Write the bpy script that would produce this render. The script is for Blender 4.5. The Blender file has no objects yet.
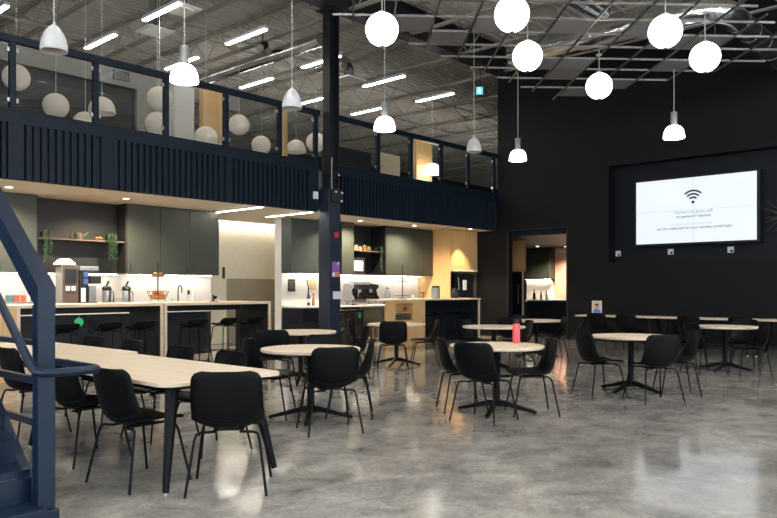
import bpy, bmesh, math, random
from mathutils import Matrix, Vector
random.seed(7)
PI = math.pi
scene = bpy.context.scene
COL = scene.collection

# ------------------------------------------------------------------ materials
MATS = {}
def mat(name, col, rough=.5, metal=0., spec=.5, noise=0., nscale=8., bump=0., bscale=60., emit=None, estr=0., coat=0.):
    m = bpy.data.materials.new(name); m.use_nodes = True
    nt = m.node_tree; b = nt.nodes['Principled BSDF']
    b.inputs['Base Color'].default_value = (*col, 1)
    b.inputs['Roughness'].default_value = rough
    b.inputs['Metallic'].default_value = metal
    b.inputs['Specular IOR Level'].default_value = spec
    b.inputs['Coat Weight'].default_value = coat
    if noise > 0 or bump > 0:
        tc = nt.nodes.new('ShaderNodeTexCoord')
    if noise > 0:
        n = nt.nodes.new('ShaderNodeTexNoise'); n.inputs['Scale'].default_value = nscale; n.inputs['Detail'].default_value = 5
        nt.links.new(tc.outputs['Object'], n.inputs['Vector'])
        r = nt.nodes.new('ShaderNodeValToRGB')
        r.color_ramp.elements[0].position = .3; r.color_ramp.elements[1].position = .7
        r.color_ramp.elements[0].color = (*[c*(1-noise) for c in col], 1)
        r.color_ramp.elements[1].color = (*[min(1, c*(1+noise)) for c in col], 1)
        nt.links.new(n.outputs['Fac'], r.inputs['Fac']); nt.links.new(r.outputs['Color'], b.inputs['Base Color'])
    if bump > 0:
        n2 = nt.nodes.new('ShaderNodeTexNoise'); n2.inputs['Scale'].default_value = bscale
        nt.links.new(tc.outputs['Object'], n2.inputs['Vector'])
        bp = nt.nodes.new('ShaderNodeBump'); bp.inputs['Strength'].default_value = bump; bp.inputs['Distance'].default_value = .01
        nt.links.new(n2.outputs['Fac'], bp.inputs['Height']); nt.links.new(bp.outputs['Normal'], b.inputs['Normal'])
    if emit:
        b.inputs['Emission Color'].default_value = (*emit, 1); b.inputs['Emission Strength'].default_value = estr
    MATS[name] = m
    return m

def wood(name, c1, c2, rough=.45, axis=0, scale=3., spec=.4):
    m = bpy.data.materials.new(name); m.use_nodes = True
    nt = m.node_tree; b = nt.nodes['Principled BSDF']; b.inputs['Roughness'].default_value = rough; b.inputs['Specular IOR Level'].default_value = spec
    tc = nt.nodes.new('ShaderNodeTexCoord'); mp = nt.nodes.new('ShaderNodeMapping')
    s = [scale*6]*3; s[axis] = scale*.5; mp.inputs['Scale'].default_value = s
    n = nt.nodes.new('ShaderNodeTexNoise'); n.inputs['Scale'].default_value = 1.; n.inputs['Detail'].default_value = 6
    r = nt.nodes.new('ShaderNodeValToRGB'); r.color_ramp.elements[0].position = .3; r.color_ramp.elements[1].position = .72
    r.color_ramp.elements[0].color = (*c1, 1); r.color_ramp.elements[1].color = (*c2, 1)
    nt.links.new(tc.outputs['Object'], mp.inputs['Vector']); nt.links.new(mp.outputs['Vector'], n.inputs['Vector'])
    nt.links.new(n.outputs['Fac'], r.inputs['Fac']); nt.links.new(r.outputs['Color'], b.inputs['Base Color'])
    MATS[name] = m
    return m

def glass(name, tint=(1, 1, 1), ior=1.5):
    m = bpy.data.materials.new(name); m.use_nodes = True
    nt = m.node_tree; nt.nodes.clear()
    o = nt.nodes.new('ShaderNodeOutputMaterial'); mx = nt.nodes.new('ShaderNodeMixShader')
    t = nt.nodes.new('ShaderNodeBsdfTransparent'); t.inputs['Color'].default_value = (*tint, 1)
    g = nt.nodes.new('ShaderNodeBsdfGlossy'); g.inputs['Roughness'].default_value = 0.
    f = nt.nodes.new('ShaderNodeFresnel'); 
    ge = nt.nodes.new('ShaderNodeNewGeometry'); ma = nt.nodes.new('ShaderNodeMath'); ma.operation = 'MULTIPLY_ADD'
    ma.inputs[1].default_value = 1/ior-ior; ma.inputs[2].default_value = ior
    nt.links.new(ge.outputs['Backfacing'], ma.inputs[0]); nt.links.new(ma.outputs[0], f.inputs['IOR'])
    nt.links.new(f.outputs['Fac'], mx.inputs['Fac']); nt.links.new(t.outputs[0], mx.inputs[1]); nt.links.new(g.outputs[0], mx.inputs[2])
    nt.links.new(mx.outputs[0], o.inputs['Surface'])
    MATS[name] = m
    return m

def concrete(name):
    m = bpy.data.materials.new(name); m.use_nodes = True
    nt = m.node_tree; b = nt.nodes['Principled BSDF']
    tc = nt.nodes.new('ShaderNodeTexCoord')
    def noise(scale, det=6, rough=.6, sx=1., dist=0.):
        mp = nt.nodes.new('ShaderNodeMapping'); mp.inputs['Scale'].default_value = (sx, 1, 1)
        nt.links.new(tc.outputs['Object'], mp.inputs['Vector'])
        n = nt.nodes.new('ShaderNodeTexNoise'); n.inputs['Scale'].default_value = scale; n.inputs['Detail'].default_value = det
        n.inputs['Roughness'].default_value = rough; n.inputs['Distortion'].default_value = dist
        nt.links.new(mp.outputs['Vector'], n.inputs['Vector']); return n
    big = noise(.55, 4, .55, 1., .6); mid = noise(2.3, 8, .68, 1.3, .4); fine = noise(38, 4, .7)
    r1 = nt.nodes.new('ShaderNodeValToRGB'); r1.color_ramp.elements[0].position = .34; r1.color_ramp.elements[1].position = .66
    r1.color_ramp.elements[0].color = FLOOR_A; r1.color_ramp.elements[1].color = FLOOR_B
    nt.links.new(big.outputs['Fac'], r1.inputs['Fac'])
    r2 = nt.nodes.new('ShaderNodeValToRGB'); r2.color_ramp.elements[0].position = .3; r2.color_ramp.elements[1].position = .7
    r2.color_ramp.elements[0].color = (.46, .47, .49, 1); r2.color_ramp.elements[1].color = (1.35, 1.31, 1.25, 1)
    nt.links.new(mid.outputs['Fac'], r2.inputs['Fac'])
    r3 = nt.nodes.new('ShaderNodeValToRGB'); r3.color_ramp.elements[0].position = .35; r3.color_ramp.elements[1].position = .7
    r3.color_ramp.elements[0].color = (.8, .8, .8, 1); r3.color_ramp.elements[1].color = (1.15, 1.15, 1.15, 1)
    nt.links.new(fine.outputs['Fac'], r3.inputs['Fac'])
    def mul(a, c):
        x = nt.nodes.new('ShaderNodeMix'); x.data_type = 'RGBA'; x.blend_type = 'MULTIPLY'; x.inputs['Factor'].default_value = 1
        nt.links.new(a, x.inputs[6]); nt.links.new(c, x.inputs[7]); return x.outputs[2]
    c = mul(mul(r1.outputs['Color'], r2.outputs['Color']), r3.outputs['Color'])
    nt.links.new(c, b.inputs['Base Color'])
    rr = nt.nodes.new('ShaderNodeMapRange'); rr.inputs['From Min'].default_value = .3; rr.inputs['From Max'].default_value = .7
    rr.inputs['To Min'].default_value = .07; rr.inputs['To Max'].default_value = .17
    nt.links.new(mid.outputs['Fac'], rr.inputs['Value']); nt.links.new(rr.outputs['Result'], b.inputs['Roughness'])
    bp = nt.nodes.new('ShaderNodeBump'); bp.inputs['Strength'].default_value = .008; bp.inputs['Distance'].default_value = .01
    nt.links.new(fine.outputs['Fac'], bp.inputs['Height']); nt.links.new(bp.outputs['Normal'], b.inputs['Normal'])
    b.inputs['Specular IOR Level'].default_value = .5
    MATS[name] = m
    return m

E_BACK, E_RIGHT, EXPO = 260., 300., 0.35
FLOOR_A = (.24, .237, .228, 1); FLOOR_B = (.41, .397, .372, 1)
concrete('polished_concrete')
mat('charcoal_wall', (.0058, .0062, .0072), .6, spec=.18, noise=.12, nscale=2)
mat('recess_wall', (.006, .008, .012), .5, spec=.18, noise=.1, nscale=2)
mat('navy_paint', (.0050, .0112, .0215), .5, spec=.22, noise=.08, nscale=3)
mat('navy_steel', (.0048, .0150, .036), .34, spec=.3, noise=.1, nscale=4)
mat('black_steel', (.008, .009, .012), .38, noise=.15, nscale=6)
mat('column_paint', (.011, .020, .040), .4, noise=.1, nscale=3)
mat('soffit_paint', (.86, .77, .64), .7, noise=.03)
mat('cream_paint', (.72, .66, .53), .7, noise=.03)
mat('khaki_paint', (.30, .255, .18), .6, noise=.04)
mat('white_paint', (.78, .76, .71), .55, noise=.02)
mat('backsplash_tile', (.78, .74, .70), .25, noise=.03)
mat('pink_paint', (.60, .36, .29), .6, noise=.03)
mat('green_cabinet', (.034, .041, .034), .42, noise=.06, nscale=3)
mat('dark_cabinet', (.009, .0102, .009), .5, noise=.06, nscale=3)
mat('teal_cabinet', (.042, .060, .061), .42, noise=.06, nscale=3)
mat('navy_cabinet', (.007, .010, .0155), .45, spec=.3, noise=.08, nscale=4)
wood('oak_panel', (.60, .36, .15), (.72, .46, .215), .42, axis=2, scale=3)
wood('maple_panel', (.66, .50, .34), (.74, .58, .41), .42, axis=1, scale=3)
wood('table_laminate', (.71, .575, .425), (.78, .645, .495), .55, axis=0, scale=2.5, spec=.25)
mat('table_edge', (.56, .47, .36), .45, noise=.1, nscale=30)
mat('chair_shell', (.0028, .003, .0036), .45, spec=.12, noise=.12, nscale=14, bump=.08, bscale=400)
mat('chair_leg_steel', (.003, .0032, .0038), .45, spec=.15, noise=.1, nscale=30)
mat('deck_metal', (.52, .49, .43), .6, noise=.12, nscale=1.2)
mat('joist_steel', (.34, .32, .28), .55, noise=.12, nscale=4)
mat('girder_steel', (.012, .013, .015), .5, noise=.1)
mat('duct_metal', (.66, .67, .67), .2, metal=1., noise=.15, nscale=5)
mat('galvanised', (.30, .30, .29), .4, metal=.6, noise=.12, nscale=8)
mat('acoustic_tile', (.11, .11, .113), .85, noise=.12, nscale=40)
mat('grid_bar_black', (.012, .012, .012), .4, noise=.1)
mat('grid_bar_metal', (.16, .155, .15), .35, metal=.6, noise=.1, nscale=10)
mat('lamp_white', (.58, .59, .60), .45, noise=.02)
mat('lamp_alu', (.30, .31, .31), .4, metal=.5, noise=.06, nscale=10)
mat('lantern_beige', (.66, .57, .47), .7, emit=(.8, .68, .55), estr=.10, noise=.04)
mat('lamp_inside', (.55, .48, .40), .6, noise=.03)
mat('glow_globe', (.9, .9, .88), .4, emit=(1, .95, .87), estr=6.5, noise=.01)
mat('glow_bell', (.9, .9, .9), .4, emit=(1, .96, .89), estr=6.5, noise=.01)
mat('glow_tube', (.9, .9, .9), .4, emit=(1, .96, .88), estr=26., noise=.01)
mat('glow_added_hall_tube', (.9, .9, .9), .4, emit=(1, .96, .89), estr=95., noise=.01)
mat('glow_added_uplight', (.9, .9, .9), .4, emit=(1, .96, .9), estr=11., noise=.01)
mat('glow_strip', (.9, .9, .9), .4, emit=(1, .93, .80), estr=40., noise=.01)
mat('glow_cabinet_strip', (.9, .9, .9), .4, emit=(1, .86, .68), estr=28., noise=.01)
mat('glow_downlight', (.9, .9, .9), .4, emit=(1, .90, .74), estr=14., noise=.01)
mat('screen_glow', (.05, .05, .05), .2, emit=(.84, .91, .98), estr=.80, noise=.01)
mat('screen_ink', (.02, .04, .08), .5, noise=.05)
mat('screen_blue_ink', (.02, .04, .08), .5, emit=(.36, .52, .70), estr=.62, noise=.05)
mat('screen_grey_ink', (.02, .04, .08), .5, emit=(.60, .70, .80), estr=.75, noise=.05)
mat('screen_dark_ink', (.02, .04, .08), .5, emit=(.16, .22, .30), estr=.5, noise=.05)
mat('screen_seam', (.02, .04, .08), .5, emit=(.68, .75, .83), estr=.74, noise=.05)
mat('joist_dark', (.05, .05, .05), .5, noise=.1)
mat('matte_black', (.006, .006, .007), .5, noise=.1, nscale=10)
mat('gloss_black', (.012, .012, .014), .2, noise=.1, nscale=10)
mat('stainless', (.50, .50, .49), .28, metal=1., noise=.08, nscale=12)
mat('white_plastic', (.72, .72, .71), .4, noise=.03)
mat('coral_paint', (.80, .10, .11), .4, noise=.04)
mat('alarm_red', (.42, .02, .025), .35, noise=.04)
mat('leaf', (.028, .072, .026), .55, noise=.4, nscale=30)
mat('orange_peel', (.72, .27, .035), .5, noise=.2, nscale=20, bump=.1)
mat('apple_red', (.45, .09, .04), .35, noise=.4, nscale=15)
mat('bread_crust', (.58, .28, .09), .6, noise=.3, nscale=25)
mat('paper', (.74, .74, .72), .7, noise=.03)
mat('poster_purple', (.26, .10, .34), .6, noise=.5, nscale=40)
mat('poster_orange', (.62, .24, .10), .6, noise=.3, nscale=40)
mat('sticker_green', (.02, .36, .17), .5, noise=.05)
mat('brown_panel', (.09, .065, .05), .4, noise=.3, nscale=20)
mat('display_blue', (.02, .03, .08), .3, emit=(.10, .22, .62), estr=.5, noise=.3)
mat('exit_glow', (.02, .2, .2), .4, emit=(.10, .62, .62), estr=.9, noise=.05)
mat('exit_figure', (.9, .9, .9), .4, emit=(.8, 1., 1.), estr=1.2, noise=.02)
mat('blue_cloth', (.06, .14, .36), .8, noise=.2, nscale=20)
mat('amber_glass', (.40, .14, .03), .2, noise=.1)
mat('jar_glass', (.20, .25, .27), .15, noise=.2, nscale=6)
mat('skin_tone', (.55, .33, .22), .6, noise=.05)
mat('terracotta', (.45, .17, .09), .7, noise=.1)
mat('granola', (.30, .19, .10), .7, noise=.5, nscale=50)
mat('tea_box_red', (.50, .10, .06), .6, noise=.3, nscale=30)
mat('tea_box_teal', (.06, .20, .22), .6, noise=.3, nscale=30)
mat('mezz_wall', (.28, .265, .235), .7, noise=.04)
mat('mezz_dark', (.013, .015, .017), .4, noise=.1)
mat('carpet_tile', (.22, .21, .20), .9, noise=.2, nscale=12)
mat('crate_green', (.08, .16, .06), .6, noise=.2)
glass('clear_glass', (.93, .95, .95), 1.5)
glass('window_glass', (.97, .98, 1.), 1.45)
glass('acrylic', (.95, .96, .97), 1.4)

# ------------------------------------------------------------------ mesh helpers
FR = {}
class MB:
    def __init__(self): self.bm = bmesh.new()
    def box(self, x0, x1, y0, y1, z0, z1, M=None):
        v = [self.bm.verts.new(Vector((x, y, z))) for z in (z0, z1) for y in (y0, y1) for x in (x0, x1)]
        for f in ((0, 2, 3, 1), (4, 5, 7, 6), (0, 1, 5, 4), (2, 6, 7, 3), (0, 4, 6, 2), (1, 3, 7, 5)):
            self.bm.faces.new([v[i] for i in f])
        if M is not None:
            for q in v: q.co = M @ q.co
        return self
    def prism(self, poly, z0, z1, M=None):
        n = len(poly)
        lo = [self.bm.verts.new(Vector((p[0], p[1], z0))) for p in poly]; hi = [self.bm.verts.new(Vector((p[0], p[1], z1))) for p in poly]
        if M is not None:
            for q in lo+hi: q.co = M @ q.co
        self.bm.faces.new(list(reversed(lo))); self.bm.faces.new(hi)
        for i in range(n): self.bm.faces.new((lo[i], lo[(i+1) % n], hi[(i+1) % n], hi[i]))
        return self
    def tube(self, pts, r, n=8, r1=None, cap=True):
        pts = [Vector(p) for p in pts]; k = len(pts); rings = []
        t0 = (pts[1]-pts[0]).normalized()
        up = Vector((0, 0, 1)) if abs(t0.z) < .9 else Vector((1, 0, 0))
        u = t0.cross(up).normalized()
        for i, p in enumerate(pts):
            t = ((pts[min(i+1, k-1)]-pts[i]).normalized()+(pts[i]-pts[max(i-1, 0)]).normalized()).normalized()
            u = (u-t*u.dot(t)).normalized(); w = t.cross(u)
            rad = r if r1 is None else r+(r1-r)*i/(k-1)
            rings.append([self.bm.verts.new(p+(u*math.cos(2*PI*j/n)+w*math.sin(2*PI*j/n))*rad) for j in range(n)])
        for a, b in zip(rings, rings[1:]):
            for j in range(n): self.bm.faces.new((a[j], a[(j+1) % n], b[(j+1) % n], b[j]))
        if cap:
            self.bm.faces.new(list(reversed(rings[0]))); self.bm.faces.new(rings[-1])
        return self
    def lathe(self, prof, c=(0, 0, 0), n=24, M=None):
        rings = []; c = Vector(c)
        for r, z in prof:
            if r < 1e-5: rings.append([self.bm.verts.new(c+Vector((0, 0, z)))])
            else: rings.append([self.bm.verts.new(c+Vector((r*math.cos(2*PI*j/n), r*math.sin(2*PI*j/n), z))) for j in range(n)])
        for a, b in zip(rings, rings[1:]):
            for j in range(n):
                k = (j+1) % n
                if len(a) == 1 and len(b) == 1: continue
                if len(a) == 1: self.bm.faces.new((a[0], b[k], b[j]))
                elif len(b) == 1: self.bm.faces.new((a[j], a[k], b[0]))
                else: self.bm.faces.new((a[j], a[k], b[k], b[j]))
        if M is not None:
            for rg in rings:
                for v in rg: v.co = M @ v.co
        return self
    def ball(self, c, r, n=16, sz=1.):
        m = max(6, n//2)
        return self.lathe([(r*math.sin(PI*i/m) if 0 < i < m else 0, -r*sz*math.cos(PI*i/m)) for i in range(m+1)], c, n)
    def quad(self, *pts):
        self.bm.faces.new([self.bm.verts.new(Vector(p)) for p in pts]); return self
    def build(self, name, m, parent=None, world=True, bevel=0., smooth=False, seg=2):
        bm = self.bm
        bmesh.ops.recalc_face_normals(bm, faces=bm.faces[:])
        loc = None
        if parent is not None:
            if world: bm.transform(FR[parent.name].inverted())
            FRm = FR[parent.name]
        else:
            xs = [v.co for v in bm.verts]
            loc = Vector(((min(v.x for v in xs)+max(v.x for v in xs))/2, (min(v.y for v in xs)+max(v.y for v in xs))/2, min(v.z for v in xs)))
            bm.transform(Matrix.Translation(-loc)); FRm = Matrix.Translation(loc)
        me = bpy.data.meshes.new(name)
        bm.to_mesh(me); bm.free()
        me.materials.append(MATS[m])
        if smooth:
            me.polygons.foreach_set('use_smooth', [True]*len(me.polygons))
            if smooth != 2: me.set_sharp_from_angle(angle=math.radians(35))
        o = bpy.data.objects.new(name, me); COL.objects.link(o)
        if parent is not None: o.parent = parent
        else: o.location = loc
        FR[o.name] = FRm
        if bevel:
            bv = o.modifiers.new('bevel', 'BEVEL'); bv.width = bevel; bv.segments = seg; bv.limit_method = 'ANGLE'; bv.angle_limit = math.radians(40)
        return o

def tag(o, label=None, cat=None, group=None, kind=None):
    if label: o['label'] = label
    if cat: o['category'] = cat
    if group: o['group'] = group
    if kind: o['kind'] = kind
    return o
def thing(name, label, cat, loc=(0, 0, 0), rotz=0., group=None):
    o = bpy.data.objects.new(name, None); COL.objects.link(o); o.empty_display_size = .1
    o.location = loc; o.rotation_euler = (0, 0, rotz)
    FR[o.name] = Matrix.Translation(Vector(loc)) @ Matrix.Rotation(rotz, 4, 'Z')
    return tag(o, label, cat, group)
def dup(root, loc, rotz=0., label=None, group=None):
    c = root.copy(); COL.objects.link(c); c.location = loc; c.rotation_euler = (0, 0, rotz)
    FR[c.name] = Matrix.Translation(Vector(loc)) @ Matrix.Rotation(rotz, 4, 'Z')
    if label: c['label'] = label
    if group: c['group'] = group
    for ch in list(root.children):
        d = ch.copy(); COL.objects.link(d); d.parent = c
        for g in list(ch.children):
            e = g.copy(); COL.objects.link(e); e.parent = d
    return c
def struct(o): o['kind'] = 'structure'; return o
def rrect(x0, x1, y0, y1, r, n=6):
    p = []
    for cx, cy, a in ((x1-r, y1-r, 0), (x0+r, y1-r, 90), (x0+r, y0+r, 180), (x1-r, y0+r, 270)):
        for i in range(n+1):
            t = math.radians(a+90*i/n); p.append((cx+r*math.cos(t), cy+r*math.sin(t)))
    return p
def arc(c, r, a0, a1, n, plane='xz'):
    out = []
    for i in range(n+1):
        t = math.radians(a0+(a1-a0)*i/n); u, v = r*math.cos(t), r*math.sin(t)
        out.append((c[0]+u, c[1], c[2]+v) if plane == 'xz' else (c[0], c[1]+u, c[2]+v) if plane == 'yz' else (c[0]+u, c[1]+v, c[2]))
    return out
# ------------------------------------------------------------------ the setting
XF, YE = -11.7, 17.6
struct(MB().box(-26.5, 9.3, -6.3, 34.5, -.2, 0).build('floor', 'polished_concrete'))
# corrugated roof deck
d = MB(); x = -26.5; prof = []
while x < 9.3:
    prof += [(x, 8.30), (x+.10, 8.30), (x+.13, 8.36), (x+.20, 8.36), (x+.23, 8.30)]; x += .23
va = [[d.bm.verts.new((px, y, z)) for px, z in prof] for y in (-6.3, 34.5)]
for i in range(len(prof)-1): d.bm.faces.new((va[0][i], va[0][i+1], va[1][i+1], va[1][i]))
struct(d.build('ceiling', 'deck_metal'))
struct(MB().box(-26.6, 9.4, -6.4, 34.6, 8.40, 8.6).build('ceiling_roof', 'deck_metal'))
# open web joists along X
j = MB()
for dy in (-.045, .045): j.box(-26.4, 9.2, dy-.03, dy+.03, 8.24, 8.29)
for dy in (-.04, .04): j.box(-26.4, 9.2, dy-.025, dy+.025, 7.56, 7.605)
x = -26.3; up = False
while x < 8.6:
    j.tube([(x, 0, 7.6 if not up else 8.25), (x+.58, 0, 8.25 if not up else 7.6)], .014, 5); x += .58; up = not up
j0 = None
for k in range(-5, 14):
    if j0 is None:
        j0 = struct(j.build('ceiling_joist', 'joist_steel')); o = j0; z0 = o.location.z
    else:
        o = j0.copy(); COL.objects.link(o)
    o.location = (o.location.x, 5.15+2.07*k, z0)
g = MB().box(-11.62, -11.28, -6.2, 34.4, 7.45, 7.48).box(-11.62, -11.28, -6.2, 34.4, 8.17, 8.2).box(-11.465, -11.435, -6.2, 34.4, 7.48, 8.17)
struct(g.build('ceiling_girder', 'girder_steel'))
g = MB()
for yy in (2.5, 28.):
    g.box(-26.3, 9.2, yy-.12, yy+.12, 7.3, 7.33).box(-26.3, 9.2, yy-.12, yy+.12, 7.5, 7.53).box(-26.3, 9.2, yy-.015, yy+.015, 7.33, 7.5)
# thin conduits and sprinkler lines under the roof
for (x_, z_, r_) in ((-14.6, 7.45, .03), (-17.3, 7.5, .035), (-6.9, 7.5, .03), (-3.2, 7.45, .035)):
    struct(MB().tube([(x_, -6, z_), (x_, 33, z_)], r_, 8).build('ceiling_pipe', 'joist_steel', smooth=True))

# end wall with doorway and screen recess
w = MB()
RD = .34
w.box(-12.44, -11.38, YE, YE+.2, 0, 3.04).box(-11.7, -11.38, YE, YE+.2, 3.04, 8.28)
w.box(-11.38, -9.46, YE, YE+.2, 3.05, 8.28).box(-9.46, -8.31, YE, YE+.2+RD, 0, 8.28)
w.box(-8.31, -2.6, YE, YE+.2+RD, 0, 2.03).box(-8.31, -2.6, YE, YE+.2+RD, 4.52, 8.28).box(-2.6, 9.3, YE, YE+.2+RD, 0, 8.28)
struct(w.build('wall_end', 'charcoal_wall'))
struct(MB().box(-8.31, -2.6, YE+RD, YE+RD+.1, 2.03, 4.52).build('wall_end_recess', 'recess_wall'))
struct(MB().box(-9.40, 9.0, YE-.014, YE-.001, 0, .09).build('baseboard_end', 'matte_black'))
# outer walls, with the windows behind and to the right of the camera
def window_wall(name, axis, c, a0, a1, wins, zz):
    w = MB(); z0, z1 = zz; prev = a0
    def bx(p, q, s, t):
        if axis == 'y': w.box(p, q, c-.15, c+.15, s, t)
        else: w.box(c-.15, c+.15, p, q, s, t)
    for p, q in wins:
        bx(prev, p, 0, 8.28); bx(p, q, 0, z0); bx(p, q, z1, 8.28); prev = q
    bx(prev, a1, 0, 8.28)
    struct(w.build(name, 'white_paint'))
WN = [0]
def window(axis, c, p, q, z0, z1):
    WN[0] += 1
    f = MB(); cols = 3
    def bx(m, u0, u1, s, t, d):
        if axis == 'y': m.box(u0, u1, c-d, c+d, s, t)
        else: m.box(c-d, c+d, u0, u1, s, t)
    for i in range(cols+1):
        u = p+(q-p)*i/cols; u = min(max(u, p+.035), q-.035); bx(f, u-.035, u+.035, z0, z1, .06)
    for s in (z0, (z0*.4+z1*.6), z1-.07): bx(f, p, q, s, s+.07, .055)
    fr = struct(f.build('window_%d' % WN[0], 'black_steel'))
    gm = MB(); bx(gm, p+.03, q-.03, z0+.03, z1-.03, .006)
    gm.build('pane', 'window_glass', fr)
BACK = [(-10.5, -6.9), (-6.1, -2.5), (-1.7, 1.9), (2.7, 6.3)]
window_wall('wall_back', 'y', -6.15, -26.5, 9.3, BACK, (.5, 5.2))
for p, q in BACK: window('y', -6.15, p, q, .5, 5.2)
RIGHT = [(-4., .0), (1., 5.), (6., 10.), (11., 15.)]
window_wall('wall_right', 'x', 9.15, -6.3, 34.5, RIGHT, (.5, 5.2))
for p, q in RIGHT: window('x', 9.15, p, q, .5, 5.2)
struct(MB().box(-26.6, -26.4, -6.3, 34.5, 0, 8.28).build('wall_mezzanine_far', 'mezz_wall'))
struct(MB().box(-26.5, 9.3, 34.4, 34.6, 0, 8.28).build('wall_beyond', 'mezz_wall'))

# mezzanine slab, soffit and fluted fascia
struct(MB().box(-26.4, XF-.06, -6., 34.4, 3.10, 3.95).build('floor_mezzanine', 'carpet_tile'))
struct(MB().box(-15.4, XF-.03, -6., YE, 3.05, 3.098).build('ceiling_soffit', 'soffit_paint'))
def fascia(name, y0, y1, flats):
    m = MB().box(XF-.06, XF-.02, y0, y1, 3.04, 4.10).box(XF-.06, XF+.035, y0, y1, 3.90, 4.10).box(XF-.03, XF+.045, y0, y1, 4.08, 4.115)
    y = y0+.02
    while y+.062 < y1:
        if not any(a < y+.03 < b for a, b in flats):
            m.prism([(XF-.03, y-.012), (XF+.03, y+.006), (XF+.03, y+.056), (XF-.03, y+.074)], 3.05, 3.90)
        y += .118
    for a, b in flats: m.box(XF-.03, XF+.032, a+.01, b-.01, 3.05, 3.90)
    return struct(m.build(name, 'navy_paint'))
fascia('wall_fascia', -6., 10.62, [(1.5, 1.75), (4.25, 4.5), (5.72, 5.95), (8.2, 8.36), (10.3, 10.62)])
fascia('wall_fascia_beyond', 11.05, YE, [(11.05, 11.25), (13.7, 13.85)])
# steel column carrying the girder
col = MB().box(-11.76, -11.42, 10.69, 11.03, 0, 3.55).box(-11.84, -11.36, 10.62, 11.10, 0, .025)
cb = struct(col.build('trim_column', 'column_paint', bevel=.006))
cu = MB().box(-11.66, -11.44, 10.72, 10.75, 3.55, 7.45).box(-11.66, -11.44, 10.98, 11.01, 3.55, 7.45).box(-11.57, -11.54, 10.75, 10.98, 3.55, 7.45)
cu.box(-11.80, -11.38, 10.64, 11.08, 7.42, 7.45)
struct(cu.build('trim_column_upper', 'black_steel'))

# balustrades: posts, rails, panes
def balustrade(label, ys, y0, y1):
    t = thing('balustrade', label, 'balustrade', (XF, (y0+y1)/2, 4.116))
    MB().box(XF-.05, XF+.04, y0, y1, 5.13, 5.245).build('top_rail', 'navy_paint', t, bevel=.006)
    for y in ys: MB().box(XF-.045, XF+.03, y-.048, y+.048, 4.117, 5.13).build('post', 'navy_paint', t, bevel=.004)
    for a, b in zip(ys, ys[1:]):
        MB().box(XF-.012, XF, a+.075, b-.075, 4.15, 5.10).build('glass_pane', 'clear_glass', t)
        for yy in (a+.065, b-.065):
            for z in (4.25, 5.02): MB().box(XF-.03, XF+.018, yy-.02, yy+.02, z-.03, z+.03).build('glass_clamp', 'stainless', t)
    return t
balustrade('long navy framed glass balustrade above the fluted front, left of the steel column', [-5.9, -4.7, -3.4, -2.1, -.8, .5, 1.78, 3.05, 4.333, 5.642, 6.945, 8.233, 9.551, 10.55], -6., 10.66)
balustrade('shorter navy framed glass balustrade between the steel column and the end wall', [11.13, 12.533, 13.739, 14.95, 16.148, 17.40], 11.06, 17.55)

# rooms on the mezzanine
struct(MB().box(-14.7, -14.5, -6., 10.6, 5.67, 6.15).build('wall_mezzanine_bulkhead', 'mezz_wall'))
struct(MB().box(-14.75, -14.6, -6., 7.9, 3.95, 5.67).build('wall_mezzanine_glazing', 'mezz_dark'))
struct(MB().box(-14.7, -14.5, 7.91, 8.53, 3.95, 5.67).build('wall_mezzanine_pier', 'mezz_wall'))
struct(MB().box(-14.6, -14.25, 8.66, 9.17, 3.95, 5.9).build('trim_mezzanine_column', 'white_paint'))
struct(MB().box(-17.2, -17.0, 10.6, 34.3, 3.95, 5.55).build('wall_mezzanine_low', 'mezz_dark'))
v = thing('air_vent', 'small dark air vent on the beige bulkhead behind the upstairs glass', 'vent', (-14.49, 7.55, 5.75))
MB().box(-14.499, -14.48, 7.36, 7.72, 5.78, 5.98).build('frame', 'mezz_dark', v)
s = MB()
for i in range(5): s.box(-14.482, -14.474, 7.38, 7.70, 5.80+.035*i, 5.815+.035*i)
s.build('louvre', 'joist_steel', v)
def mezz_panel(label, mname, x0, x1, y0, y1, z1, name='wooden_screen', cat='screen'):
    t = thing(name, label, cat, ((x0+x1)/2, (y0+y1)/2, 3.95))
    MB().box(x0, x1, y0, y1, 3.99, z1).build('panel', mname, t, bevel=.004)
    MB().box(x0-.01, x1+.01, y0-.01, y1+.01, 3.951, 3.99).build('plinth', 'matte_black', t)
mezz_panel('tall oak screen upstairs left of the steel column, right of the white column', 'oak_panel', -13.15, -13.0, 8.58, 9.05, 5.60)
mezz_panel('slim oak post panel upstairs just left of the steel column', 'oak_panel', -12.66, -12.58, 10.38, 10.5, 5.5)
mezz_panel('tall oak screen upstairs near the far end of the balustrade', 'oak_panel', -13.15, -13.0, 15.5, 16.2, 5.6)
mezz_panel('low maple desk screen upstairs right of the steel column', 'maple_panel', -12.9, -12.8, 13.79, 14.58, 4.92, 'desk_screen', 'screen')
mezz_panel('dark low cabinet upstairs right beside the steel column', 'mezz_dark', -13.3, -12.8, 12.2, 13.45, 4.85, 'low_cabinet', 'cabinet')

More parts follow.
